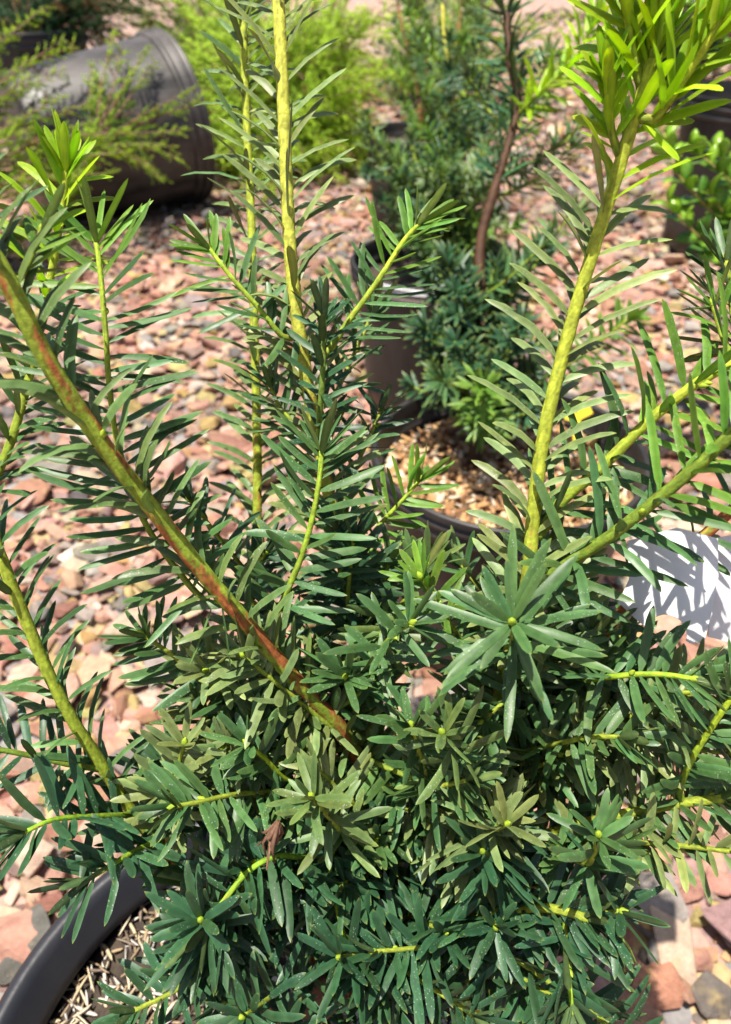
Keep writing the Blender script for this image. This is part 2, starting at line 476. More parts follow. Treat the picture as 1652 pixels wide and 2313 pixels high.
def needle_geo(b, a0, a1, n, L, W, ctop, cund, prof=PROF, thick=.15):
    """closed lens-shaped blade: base, start and end direction, upper-face normal"""
    t = prof[:, 0]; wd = prof[:, 1] * W
    tt = np.linspace(0, 1, 13)
    dirs = a0[None] * (1 - tt)[:, None] + a1[None] * tt[:, None]
    dirs /= np.linalg.norm(dirs, axis=1)[:, None]
    cl = np.concatenate((np.zeros((1, 3)), np.cumsum((dirs[1:] + dirs[:-1]) / 2, 0))) * (L / 12)
    C = np.stack([np.interp(t, tt, cl[:, i]) for i in range(3)], 1) + b
    D = np.stack([np.interp(t, tt, dirs[:, i]) for i in range(3)], 1)
    s = np.cross(D, n); s /= np.linalg.norm(s, axis=1)[:, None] + 1e-9
    N = np.cross(s, D)
    h = (wd * thick)[:, None]
    e0, e1 = C - s * wd[:, None] / 2, C + s * wd[:, None] / 2
    v = np.stack((e0, C + N * h, e1, e1, C - N * h, e0), 1).reshape(-1, 3)
    m = len(t)
    cc = np.tile(np.stack((ctop * 1.12, ctop * .84, ctop * 1.12, cund * .86, cund * 1.28, cund * .86)), (m, 1))
    tipmix = np.repeat(np.clip((t - .93) * 8, 0, .5), 6)[:, None]
    cc = cc * (1 - tipmix) + np.array((.30, .34, .05)) * tipmix
    return v, cc

def needle_faces(m):
    """upper and under blade surfaces meeting along a crisp edge"""
    i = np.arange(m - 1)[:, None] * 6; k = np.array((0, 1, 3, 4))
    return np.stack((i + k, i + k + 1, i + 6 + k + 1, i + 6 + k), -1).reshape(-1, 4)
def lens_faces(m):
    i = np.arange(m - 1)[:, None] * 4; k = np.arange(4); k2 = (k + 1) % 4
    return np.stack((i + k, i + k2, i + 4 + k2, i + 4 + k), -1).reshape(-1, 4)
F_HI = needle_faces(len(PROF)); F_LO = needle_faces(len(PROF_LOW))

TRANS = {'new': .52, 'fresh': .42, 'lead': .26}      # how much light the blade lets through
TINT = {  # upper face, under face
    'dark': ((.038, .108, .045), (.085, .140, .052)),  # deep green; also paints in the shade on the low shoots
    'mid': ((.074, .164, .050), (.130, .192, .060)),
    'olive': ((.125, .205, .062), (.170, .222, .075)),
    'lead': ((.190, .255, .088), (.225, .268, .105)),
    'fresh': ((.140, .275, .036), (.190, .285, .052)),
    'new': ((.340, .480, .020), (.390, .500, .030)),
}
class Yew:
    def __init__(s, name, base, label, group, hi=True):
        s.root = thing(name, base, label, 'yew', group); s.base = np.array(base, float)
        s.needles = []      # (verts, cols, branch, base point)
        s.hi = hi; s.paths = []
    def needle(s, br, b, a0, a1, n, L, W, tint, jit=.16):
        ct = np.array(TINT[tint][0]); cu = np.array(TINT[tint][1])
        k = math.exp(random.gauss(0, jit)); hue = random.gauss(0, .07)
        m = np.array((1 + hue, 1, 1 - hue)) * k
        v, c = needle_geo(b, a0, a1, n, L, W, ct * m, cu * m, PROF if s.hi else PROF_LOW)
        c = np.concatenate((c, np.full((len(c), 1), TRANS.get(tint, .3))), 1)
        s.needles.append((v, c, br, b))

    def shoot(s, pts, rb, rt, style='P', L=24., W=3.7, gap=2.4, ang=62., rec=12., tint='mid', tip=None, tipn=9, bare=.0,
              up=(0, -.25, 1), bark=0.0, stemcol=None, spread=26., main=False, bud=True, asym=0.0, endbark=None, tipang=38., face=.66, wild=1., barkcol=(.34, .115, .036)):
        """pts from tip to base (world); rb / rt radii in mm"""
        c = catmull(pts[::-1], (.0015 if main else .0022) if s.hi else .006)      # base -> tip
        n = len(c); T, U, V = frames(c)
        seg = np.linalg.norm(np.diff(c, axis=0), axis=1); al = np.concatenate(([0], np.cumsum(seg))); tot = al[-1]
        f = al / tot
        rad = (rb + (rt - rb) * f ** .9) * .001
        sides = (18 if main else 10) if s.hi else 6
        g1 = np.array(stemcol if stemcol else (.24, .30, .030)); g0 = np.array((.13, .20, .022)); bk = np.array(barkcol); bk2 = bk * .45
        a = np.arange(sides) / sides * 2 * math.pi
        ph = random.uniform(0, 6)
        st = np.sin(a[None] * 2 + al[:, None] * 55 + ph) + .7 * np.sin(a[None] * 3 - al[:, None] * 140 + ph * 2) + rng.normal(0, .35, (n, sides))
        eb = (bark if endbark is None else endbark)
        lvl = bark + (eb - bark) * f                               # 0 green .. 1 bark, along the shoot
        kk = np.clip((st * .8 + (lvl[:, None] - .5) * 3.4) * 1.6 + .5, 0, 1)[..., None]
        green = (g0 + (g1 - g0) * (f ** .7)[:, None])[:, None] * np.ones((1, sides, 1))
        brown = bk + (bk2 - bk) * np.clip(rng.normal(.3, .3, (n, sides, 1)), 0, 1)
        colr = green * (1 - kk) + brown * kk
        if s.hi:      # narrow seams between the running needle bases, and pale scars
            nf = 5
            seam = np.abs(np.sin(a[None] * nf / 2 + np.cumsum(np.r_[0, seg])[:, None] * 42 + .35 * np.sin(al[:, None] * 310 + ph)))
            colr = colr * (.62 + .38 * np.clip(seam * 2.6, 0, 1))[..., None] * np.array((1, .97, 1))
            blot = np.clip(np.sin(al[:, None] * 520 + a[None] * 3 + ph) * np.sin(al[:, None] * 171 - a[None] * 2) - .55, 0, 1)[..., None]
            colr = colr * (1 + blot * .8)
        colr = colr * np.exp(rng.normal(0, .12, (n, sides, 1)))
        acc = Acc(); tube(acc, c, rad, colr, sides, .05 if s.hi else .04, ph)
        br = link('branch', acc.mesh('branch', M_STEM, s.base), s.root)
        if main: s.paths.append(c)
        upv = np.array(up, float)
        # needles along the shoot
        x = tot * bare + random.uniform(0, gap) * .001; az = random.uniform(0, 6.28); side = 1
        end = tot - .001
        while x < end:
            k = min(n - 1, int(np.searchsorted(al, x))); t = T[k]; ff = x / tot
            p = c[k]; q = min(1., (1 - ff) * tot / .018)              # shorter, steeper at the very tip
            a_ = math.radians((ang if q >= 1 else tipang + (ang - tipang) * q) + random.gauss(0, 8 * wild))
            if style == 'R':
                az += 2.39996 + random.gauss(0, .2)
                o = math.cos(az) * U[k] + math.sin(az) * V[k]
                if asym: o = nrm(o + asym * upv)
                nn = nrm((t * math.sin(a_) - o * math.cos(a_)) * (1 - face) + np.array((-.22, -.58, .72)) * face)
            else:
                side = -side
                pl = nrm(upv - t * np.dot(upv, t)); sd_ = np.cross(t, pl) * side
                th = math.radians(random.gauss(14, spread))
                o = sd_ * math.cos(th) + pl * math.sin(th)
                nn = nrm(.55 * (t * math.sin(a_) - o * math.cos(a_)) + .75 * pl)
            if style == 'R' and main and s.hi and np.dot(o, nrm(np.array((0, 0, CAMZ)) - p)) > .55 and random.random() < .55:
                x += gap * .001; continue
            o = nrm(o - t * np.dot(o, t))
            a0 = t * math.cos(a_) + o * math.sin(a_)
            a2 = a_ + math.radians(rec + random.gauss(0, 7))
            if style == 'P': a2 = a_ - math.radians(rec * .6 + random.gauss(0, 8))
            a1 = nrm(t * math.cos(a2) + o * math.sin(a2) + rng.normal(0, .17 * wild, 3) - nn * .10)
            nn = nrm(nn + rng.normal(0, .14, 3))
            ll = L * 1.10 * (.72 + .28 * min(1, q * 1.2)) * random.uniform(.74, 1.14) * .001
            if ff < .12 and not main: ll *= .75
            tn = tint
            if tip and ff > 1 - tip[1]: tn = tip[0]
            s.needle(br, p + o * rad[k] * .75, a0, a1, nn, ll, W * .84 * random.uniform(.84, 1.12) * .001, tn)
            x += gap * .001 * random.uniform(.7, 1.3) * (1 if q >= 1 else .55 + .45 * q)
        t = T[-1]
        for j in range(tipn):
            az = j * 2.39996 + random.gauss(0, .2); a_ = math.radians(tipang * (.45 + .75 * (j / max(1, tipn - 1))) + random.gauss(0, 11))
            o = math.cos(az) * U[-1] + math.sin(az) * V[-1]
            a0 = t * math.cos(a_) + o * math.sin(a_); a2 = a_ + math.radians(8 + random.gauss(0, 6)); a1 = nrm(t * math.cos(a2) + o * math.sin(a2))
            nn = t * math.sin(a_) - o * math.cos(a_)
            s.needle(br, c[-1] - t * .0006 * j * .4 + o * rad[-1] * .6, a0, a1, nn, L * random.uniform(.62, .95) * .001, W * .84 * random.uniform(.85, 1.05) * .001, tip[0] if tip else tint)
        if bud:
            s.bud(br, c[-1] + t * .0008, t, .0013)
            for _ in range(random.choice((0, 1, 1, 2))):
                k = random.randrange(n // 2, n); s.bud(br, c[k] + U[k] * rad[k], nrm(U[k] + T[k]), .0011)
        return br, c
    def bud(s, br, p, t, r):
        acc = Acc(); c = np.array([p + t * r * k for k in (-1.1, -.5, .3, 1.1, 1.8)])
        tube(acc, c, np.array((.5, .95, 1, .65, .15)) * r, np.array((.27, .37, .03)), 6)
        link('bud', acc.mesh('bud', M_STEM, p), br, p - s.base)
    def near(s, p):
        best = None
        for c in s.paths:
            d = np.linalg.norm(c - p, axis=1); k = int(np.argmin(d))
            if best is None or d[k] < best[0]: best = (d[k], c[k])
        return best[1]
    def finish(s, mat, limit, faces):
        V_ = np.array([x[0] for x in s.needles]); C_ = np.array([x[1] for x in s.needles])
        if limit:
            m = V_.shape[1] // 6
            ce = V_.reshape(len(V_), m, 6, 3)
            tt = np.linspace(0, m - 1.001, 30); i0 = tt.astype(int); fr = (tt - i0)[None, :, None, None]
            sec = ce[:, i0] * (1 - fr) + ce[:, np.minimum(i0 + 1, m - 1)] * fr       # (N,30,4,3)
            L_, R_ = sec[:, :, 0], sec[:, :, 2]
            sm = np.stack([L_ * (1 - u) + R_ * u for u in (.02, .25, .5, .75, .98)], 2).reshape(len(V_), -1, 3)
            splat(sm.reshape(-1, 3))
            vis, z = visible(sm, .002)
            wlen = np.linalg.norm(V_[:, -2] - V_[:, 2], axis=1) * .004
            score = (vis / np.maximum(z, .05) ** 2).sum(1) * wlen
            top = set(np.argsort(-score)[:limit].tolist())
        else: top = set()
        acc = Acc()
        for i, (v, c, br, b) in enumerate(s.needles):
            if i in top:
                link('needle', mesh_np('needle', v - b, faces, mat, c), br, b - s.base)
            else: acc.add(v, faces, c)
        o = link('needle_foliage', acc.mesh('needle_foliage', mat, s.base), s.root); o['kind'] = 'stuff'

def Q(pts):
    """list of (px,py[,depth]) with missing depths interpolated"""
    idx = [i for i, p in enumerate(pts) if len(p) == 3]
    d = np.interp(range(len(pts)), idx, [pts[i][2] for i in idx])
    return [P(p[0], p[1], float(z)) for p, z in zip(pts, d)]

Y1 = Yew('yew', (POT1[0], POT1[1], SOIL1), 'dense dark green yew with upright yellow green leaders filling the foreground', 'potted yews')
B0 = np.array((POT1[0], POT1[1], SOIL1 - .01))
trunk = B0 + np.array((.012, .014, .05))
def main_stem(pts, rb, rt, to=None, **k):
    w = Q(pts); w += [np.array(to) if to is not None else trunk]
    return Y1.shoot(w, rb, rt, main=True, **k)
# trunk
acc = Acc(); tc_ = catmull([B0, B0 + np.array((.004, .006, .03)), trunk, trunk + np.array((.012, .012, .04))], .004)
tube(acc, tc_, np.linspace(.009, .006, len(tc_)), np.array((.13, .065, .04)), 12, .2)
link('trunk', acc.mesh('trunk', M_STEM, Y1.base), Y1.root)

# leaders and main stems (tip first)
main_stem([(1478, 120, .222), (1452, 210, .226), (1420, 310, .231), (1383, 430, .237), (1330, 600, .244), (1272, 800, .251), (1226, 1000, .257), (1203, 1190, .262), (1193, 1310, .267), (1165, 1420, .285), (1130, 1560, .305), (1090, 1720, .325), (1000, 1960, .345)],
          3.7, 2.0, style='R', L=27, W=4.1, gap=1.8, ang=47, rec=24, tint='lead', tip=('new', .10), tipn=16, bark=1.15, endbark=-.55, bare=.12, tipang=30, stemcol=(.33, .38, .035))
main_stem([(626, -60, .282), (632, 55, .284), (641, 250, .288), (648, 420, .292), (660, 620, .297), (684, 800, .303), (712, 960, .311), (745, 1120, .318), (790, 1300, .327), (815, 1500, .335), (835, 1750, .348), (830, 2050, .36)],
          3.6, 2.4, style='R', L=26, W=4.0, gap=1.7, ang=45, rec=24, tint='lead', tipn=8, bark=1.15, endbark=-.38, bare=.10, stemcol=(.42, .44, .06))
main_stem([(548, 30, .345), (556, 250, .346), (566, 450, .348), (572, 650, .35), (578, 850, .352), (582, 1050, .355), (584, 1230, .36), (610, 1450, .362), (680, 1750, .365), (720, 2050, .365)],
          2.9, 1.7, style='R', L=26, W=4.0, gap=2.0, ang=52, rec=24, tint='olive', tipn=8, bark=.8, endbark=-.4, bare=.08, stemcol=(.30, .36, .03))
main_stem([(-70, 490, .187), (20, 640, .194), (110, 820, .205), (230, 1000, .221), (330, 1130, .235), (440, 1270, .25), (560, 1412, .266), (680, 1550, .285), (775, 1655, .301), (840, 1800, .32), (860, 1980, .34)],
          3.8, 2.5, style='R', L=23, W=3.7, gap=2.2, ang=40, rec=26, tint='olive', tipn=8, bark=.95, endbark=.22, bare=.05, stemcol=(.22, .30, .03))
main_stem([(-60, 1120, .25), (-25, 1190, .253), (30, 1330, .26), (100, 1500, .27), (160, 1620, .278), (215, 1705, .286), (290, 1820, .297), (390, 1940, .312), (470, 2040, .33)],
          3.0, 2.0, style='R', L=21, W=3.3, gap=1.9, ang=48, rec=22, tint='mid', tipn=6, bark=1.0, endbark=-.6, bare=.12, stemcol=(.26, .33, .03))
main_stem([(1700, 1110, .288), (1580, 1220, .295), (1480, 1310, .30), (1390, 1400, .305), (1320, 1500, .31), (1210, 1640, .322), (1110, 1780, .335), (1010, 2000, .345)],
          3.2, 2.2, style='R', L=22, W=3.6, gap=3.6, ang=58, rec=14, tint='mid', tipn=6, bark=1.1, endbark=.75, bare=.2)
main_stem([(1640, 1803, .265), (1540, 1815, .273), (1460, 1830, .28), (1380, 1845, .285), (1250, 1880, .298), (1130, 1930, .315), (980, 2040, .34)],
          2.8, 1.7, style='P', L=21, W=3.7, gap=2.1, ang=66, rec=8, tint='mid', tipn=8, bark=.8, endbark=-.1, bare=.15)
main_stem([(1330, 2075, .268), (1240, 2052, .277), (1130, 2060, .29), (960, 2110, .325)], 2.4, 1.6, style='P', L=21, W=3.8, gap=1.9, ang=62, rec=8, tint='dark', tipn=8, bark=.6, endbark=-.1, bare=.1)

LEFT = [  # laterals, tip first; joined to the nearest main stem
  # right top bright tips
  ([(1640, 30, .205), (1590, 110, .21), (1535, 190, .217), (1478, 270, .226)], dict(rb=2.2, rt=1.6, style='R', L=27, W=4.2, gap=1.7, ang=36, rec=10, tint='new', tipn=14, tipang=26, stemcol=(.40, .46, .03))),
  ([(1500, -30, .212), (1490, 50, .217), (1475, 130, .222)], dict(rb=2.2, rt=1.6, style='R', L=27, W=4.2, gap=1.6, ang=32, rec=10, tint='new', tipn=14, tipang=26, stemcol=(.40, .46, .03))),
  ([(1372, 175, .222), (1375, 235, .226), (1385, 310, .231), (1400, 350, .233)], dict(rb=1.8, rt=1.3, style='R', L=17, W=3.6, gap=1.6, ang=36, rec=12, tint='new', tipn=10, tipang=30, stemcol=(.40, .46, .03))),
  ([(1405, -20, .215), (1425, 80, .22), (1448, 200, .226)], dict(rb=1.8, rt=1.3, style='R', L=26, W=4.2, gap=1.7, ang=34, rec=10, tint='new', tipn=10, tipang=26, stemcol=(.40, .46, .03))),
  # left vertical shoot with long combed needles
  ([(217, 545, .240), (225, 600, .24), (238, 740, .243), (247, 870, .246), (268, 1010, .25), (325, 1175, .256), (410, 1300, .262), (470, 1360, .264)], dict(rb=1.6, rt=1.1, style='P', L=27, W=3.4, gap=2.1, ang=76, rec=16, tint='mid', tip=('fresh', .12), tipn=6, up=(.05, -.75, .65), spread=22, stemcol=(.26, .36, .03))),
  # bright young shoot, top left
  ([(152, 372, .246), (146, 420, .248), (134, 510, .25), (112, 640, .254), (78, 800, .26), (52, 905, .262), (20, 1010, .263), (-25, 1100, .262)], dict(rb=2.3, rt=1.5, style='R', L=20, W=3.5, gap=2.0, ang=46, rec=16, tint='mid', tip=('new', .36), tipn=12, tipang=26, stemcol=(.34, .42, .03))),
  ([(95, 520, .205), (60, 600, .2), (25, 650, .194)], dict(rb=1.5, rt=1.0, style='P', L=17, W=3.3, gap=4.0, ang=50, rec=14, tint='fresh', tipn=3)),
  ([(-40, 430, .205), (-20, 530, .2), (10, 620, .196)], dict(rb=1.5, rt=1.0, style='R', L=20, W=3.4, gap=3.6, ang=60, rec=14, tint='mid', tipn=4)),
  # centre shoot
  ([(727, 1015, .268), (722, 1080, .269), (706, 1170, .272), (680, 1260, .276), (645, 1345, .28), (621, 1410, .284), (640, 1475, .282)], dict(rb=1.9, rt=1.2, style='P', L=24, W=3.6, gap=2.1, ang=66, rec=8, tint='mid', tipn=9, up=(0, -.55, .8), stemcol=(.26, .38, .03), bark=.45, endbark=-.6)),
  ([(733, 712, .285), (731, 800, .288), (727, 880, .291), (722, 965, .298), (735, 1040, .308)], dict(rb=1.9, rt=1.3, style='R', L=20, W=3.4, gap=1.9, ang=56, rec=14, tint='dark', tipn=9, stemcol=(.12, .2, .03))),
  ([(948, 505, .298), (910, 548, .30), (850, 640, .302), (790, 722, .304), (735, 800, .305)], dict(rb=1.9, rt=1.3, style='P', L=22, W=3.5, gap=2.0, ang=64, rec=14, tint='mid', tip=('fresh', .35), tipn=8, up=(-.2, -.6, .75), stemcol=(.32, .42, .03))),
  ([(472, 560, .288), (520, 622, .289), (580, 690, .291), (640, 760, .296)], dict(rb=1.6, rt=1.1, style='P', L=20, W=3.2, gap=2.0, ang=58, rec=10, tint='mid', tip=('fresh', .3), tipn=7, up=(.1, -.6, .75), stemcol=(.28, .4, .03))),
  ([(948, 1085, .318), (905, 1135, .319), (850, 1195, .321), (800, 1270, .325)], dict(rb=1.5, rt=1.0, style='P', L=20, W=3.2, gap=2.0, ang=66, rec=8, tint='fresh', tipn=6, up=(.1, -.6, .75), stemcol=(.3, .42, .03))),
  # star seen end-on
  ([(1157, 1405, .216), (1160, 1424, .236), (1156, 1470, .262), (1142, 1530, .29)], dict(rb=2.0, rt=1.5, style='R', L=28, W=3.7, gap=2.3, ang=72, rec=6, tint='mid', tipn=12, tipang=76, bare=.35, face=.25)),
  # right branches
  ([(1720, 780, .238), (1620, 838, .24), (1540, 890, .244), (1440, 975, .25), (1350, 1065, .255), (1272, 1130, .26), (1215, 1215, .264)], dict(rb=2.2, rt=1.6, style='R', L=28, W=3.8, gap=1.9, ang=58, rec=14, tint='mid', tip=('fresh', .5), tipn=6, stemcol=(.34, .42, .03), main=True)),
  ([(1700, 935, .212), (1590, 1040, .221), (1480, 1132, .231), (1380, 1210, .241), (1300, 1262, .251), (1225, 1310, .264)], dict(rb=2.2, rt=1.8, style='R', L=27, W=3.9, gap=1.9, ang=60, rec=14, tint='mid', tip=('fresh', .4), tipn=6, stemcol=(.13, .20, .02), main=True)),
  ([(1640, 590, .272), (1652, 670, .270), (1665, 770, .262), (1690, 800, .24)], dict(rb=1.8, rt=1.3, style='P', L=22, W=3.5, gap=2.3, ang=66, rec=12, tint='mid', tipn=6, up=(0, -.6, .7))),
  ([(1612, 690, .25), (1630, 750, .248), (1655, 810, .242)], dict(rb=1.6, rt=1.1, style='R', L=22, W=3.5, gap=3.2, ang=55, rec=14, tint='fresh', tipn=4)),
  ([(1565, 1533, .252), (1500, 1524, .255), (1430, 1524, .26), (1370, 1530, .268), (1315, 1535, .295)], dict(rb=1.8, rt=1.2, style='P', L=22, W=3.6, gap=1.9, ang=72, rec=6, tint='mid', tipn=8, stemcol=(.24, .38, .02))),
  ([(1665, 1560, .248), (1610, 1640, .255), (1560, 1722, .263), (1535, 1790, .272)], dict(rb=1.7, rt=1.3, style='P', L=22, W=3.6, gap=2.0, ang=66, rec=6, tint='mid', tipn=8, stemcol=(.3, .42, .02))),
  ([(1352, 1888, .246), (1343, 1925, .254), (1320, 1950, .266), (1250, 1900, .295)], dict(rb=1.7, rt=1.3, style='P', L=21, W=3.8, gap=2.2, ang=66, rec=6, tint='mid', tipn=7, tipang=60, wild=1.4, spread=45)),
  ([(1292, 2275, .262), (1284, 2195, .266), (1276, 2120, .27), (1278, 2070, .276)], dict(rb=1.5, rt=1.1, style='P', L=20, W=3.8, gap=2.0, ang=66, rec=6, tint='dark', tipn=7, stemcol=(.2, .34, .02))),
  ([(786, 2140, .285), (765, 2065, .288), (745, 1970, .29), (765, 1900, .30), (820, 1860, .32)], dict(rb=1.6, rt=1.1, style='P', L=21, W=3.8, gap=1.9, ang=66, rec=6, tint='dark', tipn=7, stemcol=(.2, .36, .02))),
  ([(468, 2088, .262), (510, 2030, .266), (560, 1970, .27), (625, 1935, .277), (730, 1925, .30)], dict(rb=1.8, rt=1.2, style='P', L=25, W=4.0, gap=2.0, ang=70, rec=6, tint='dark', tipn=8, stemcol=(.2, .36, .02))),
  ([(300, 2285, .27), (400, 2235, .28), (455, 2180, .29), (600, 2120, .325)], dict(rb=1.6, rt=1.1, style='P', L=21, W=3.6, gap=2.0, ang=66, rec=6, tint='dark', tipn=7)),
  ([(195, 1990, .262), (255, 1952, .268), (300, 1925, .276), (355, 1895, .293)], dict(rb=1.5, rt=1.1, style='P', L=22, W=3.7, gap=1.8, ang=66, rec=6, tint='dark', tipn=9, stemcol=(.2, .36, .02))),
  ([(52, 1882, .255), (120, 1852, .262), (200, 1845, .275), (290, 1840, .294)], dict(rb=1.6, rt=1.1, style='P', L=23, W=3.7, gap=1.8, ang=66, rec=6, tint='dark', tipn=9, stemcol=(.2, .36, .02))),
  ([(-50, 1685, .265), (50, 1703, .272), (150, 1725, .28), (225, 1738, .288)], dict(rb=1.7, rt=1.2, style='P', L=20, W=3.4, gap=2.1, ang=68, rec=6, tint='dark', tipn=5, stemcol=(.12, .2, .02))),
  ([(395, 1822, .255), (450, 1812, .262), (530, 1795, .275), (640, 1785, .295), (770, 1770, .312)], dict(rb=1.6, rt=1.1, style='P', L=21, W=3.6, gap=1.8, ang=68, rec=6, tint='mid', tipn=8)),
  ([(560, 1680, .268), (600, 1715, .275), (650, 1760, .288), (760, 1800, .312)], dict(rb=1.5, rt=1.1, style='P', L=20, W=3.6, gap=2.5, ang=66, rec=6, tint='mid', tipn=8, stemcol=(.3, .44, .02))),
  ([(705, 1800, .252), (735, 1835, .262), (790, 1880, .295)], dict(rb=1.6, rt=1.2, style='R', L=20, W=3.6, gap=2.3, ang=62, rec=6, tint='olive', tipn=7, tipang=52, wild=1.5)),
  ([(325, 1435, .275), (400, 1488, .28), (445, 1530, .284), (520, 1572, .29), (610, 1640, .298), (720, 1700, .308)], dict(rb=1.6, rt=1.1, style='P', L=19, W=3.3, gap=1.8, ang=66, rec=6, tint='mid', tipn=8, up=(0, -.5, .8))),
  ([(452, 1540, .295), (470, 1640, .298), (482, 1725, .302), (560, 1800, .312), (700, 1850, .325)], dict(rb=1.6, rt=1.1, style='R', L=19, W=3.3, gap=1.9, ang=66, rec=6, tint='mid', tipn=8)),
  ([(930, 1408, .248), (895, 1428, .256), (858, 1475, .27), (830, 1550, .295)], dict(rb=1.6, rt=1.2, style='R', L=20, W=3.5, gap=2.5, ang=66, rec=6, tint='mid', tipn=8, tipang=55)),
  ([(930, 1640, .248), (945, 1690, .258), (950, 1760, .285)], dict(rb=1.5, rt=1.1, style='P', L=21, W=3.5, gap=2.0, ang=66, rec=6, tint='mid', tipn=6, tipang=44, wild=1.6, spread=40)),
  ([(1000, 1655, .246), (1030, 1700, .26), (1010, 1760, .285)], dict(rb=1.5, rt=1.1, style='P', L=20, W=3.5, gap=2.0, ang=62, rec=6, tint='olive', tipn=5, tipang=40, wild=1.6, spread=40)),
  ([(1062, 1762, .258), (1000, 1775, .268), (910, 1792, .295)], dict(rb=1.5, rt=1.1, style='P', L=19, W=3.5, gap=2.6, ang=66, rec=6, tint='mid', tipn=9)),
  ([(1408, 1665, .258), (1330, 1666, .268), (1250, 1682, .283), (1160, 1700, .31)], dict(rb=1.6, rt=1.1, style='P', L=20, W=3.6, gap=2.6, ang=66, rec=6, tint='mid', tipn=9)),
  ([(952, 1305, .265), (1000, 1382, .275), (1045, 1450, .295), (1110, 1560, .31)], dict(rb=1.5, rt=1.0, style='R', L=19, W=3.3, gap=2.0, ang=58, rec=8, tint='mid', tip=('fresh', .3), tipn=7)),
  ([(1145, 1862, .252), (1100, 1880, .268), (1040, 1900, .30)], dict(rb=1.6, rt=1.2, style='P', L=23, W=3.9, gap=2.0, ang=70, rec=6, tint='lead', tipn=6, tipang=45, wild=1.5, spread=40)),
  ([(600, 1250, .315), (560, 1320, .32), (600, 1420, .335)], dict(rb=1.5, rt=1.1, style='R', L=19, W=3.3, gap=2.0, ang=60, rec=10, tint='dark', tipn=6)),
  ([(430, 1130, .30), (500, 1220, .31), (590, 1330, .34)], dict(rb=1.5, rt=1.1, style='R', L=18, W=3.2, gap=2.2, ang=58, rec=10, tint='dark', tipn=6)),
  ([(845, 700, .33), (800, 800, .328), (750, 900, .318)], dict(rb=1.5, rt=1.1, style='R', L=19, W=3.3, gap=2.0, ang=58, rec=10, tint='mid', tipn=6)),
  ([(860, 930, .33), (820, 1020, .328), (770, 1130, .325)], dict(rb=1.5, rt=1.1, style='R', L=18, W=3.2, gap=2.0, ang=58, rec=10, tint='dark', tipn=6)),
  ([(880, 1270, .30), (850, 1360, .31), (820, 1450, .33)], dict(rb=1.5, rt=1.1, style='R', L=19, W=3.4, gap=1.9, ang=60, rec=10, tint='mid', tipn=7)),
  ([(760, 1190, .29), (770, 1300, .30), (800, 1400, .325)], dict(rb=1.5, rt=1.1, style='R', L=19, W=3.4, gap=1.9, ang=60, rec=10, tint='dark', tipn=7)),
  ([(610, 870, .31), (640, 930, .312), (700, 980, .313)], dict(rb=1.4, rt=1.0, style='P', L=19, W=3.3, gap=1.9, ang=60, rec=10, tint='mid', tipn=6)),
]
for pts, k in LEFT:
    k = dict(k); wpts = Q(pts)
    j = Y1.near(wpts[-1]); 
    if np.linalg.norm(j - wpts[-1]) > .003: wpts.append(j)
    if not k.get('main'): k['rb'] *= .78; k['rt'] *= .78
    Y1.shoot(wpts, k.pop('rb'), k.pop('rt'), **k)

# inner short shoots that make the bush dense (kept below the outer ones)
def poly_in(x, y, poly):
    c = False; j = len(poly) - 1
    for i in range(len(poly)):
        (xi, yi), (xj, yj) = poly[i], poly[j]
        if (yi > y) != (yj > y) and x < (xj - xi) * (y - yi) / (yj - yi) + xi: c = not c
        j = i
    return c
BUSH = [(330, 1850), (420, 1560), (620, 1500), (760, 1300), (1000, 1330), (1230, 1330), (1420, 1420), (1640, 1480), (1660, 1820), (1420, 1900), (1330, 2060), (1240, 2330), (420, 2330), (360, 2180), (520, 2050), (350, 1960)]
for i in range(105):
    while True:
        x, y = random.uniform(300, 1680), random.uniform(1280, 2330)
        if poly_in(x, y, BUSH) and not (abs(x - 1065) < 75 and y > 2040): break
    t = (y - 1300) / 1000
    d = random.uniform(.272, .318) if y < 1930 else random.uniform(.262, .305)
    tipw = P(x, y, d)
    # grows outward from the trunk axis
    j = Y1.near(P(x * .72 + 840 * .28, y * .8 + 1950 * .2, d + .05))
    mid = (tipw + j) / 2 + np.array((0, 0, random.uniform(-.006, .012)))
    tipw = tipw + np.array((random.gauss(0, .014), random.gauss(.004, .012), random.gauss(0, .012)))
    dv = tipw - j; ln = np.linalg.norm(dv)
    if ln > .085: j = tipw - dv * .085 / ln; mid = (tipw + j) / 2 + np.array((0, 0, .004)); jj = Y1.near(j); ptsw = [tipw, mid, j, jj]
    else: ptsw = [tipw, mid, j]
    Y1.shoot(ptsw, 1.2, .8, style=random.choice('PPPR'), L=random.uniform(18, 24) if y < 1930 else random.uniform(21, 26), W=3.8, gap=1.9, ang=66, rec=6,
             tint=random.choice(('dark', 'mid', 'olive', 'lead')) if y < 1930 else 'dark', tipn=6, bare=.15, bark=.3, endbark=-.3, tipang=random.choice((34, 50)), wild=1.4)  # tint choice paints shade low down and a lit middle into the needles
Y1.finish(M_LEAF, 300, F_HI)

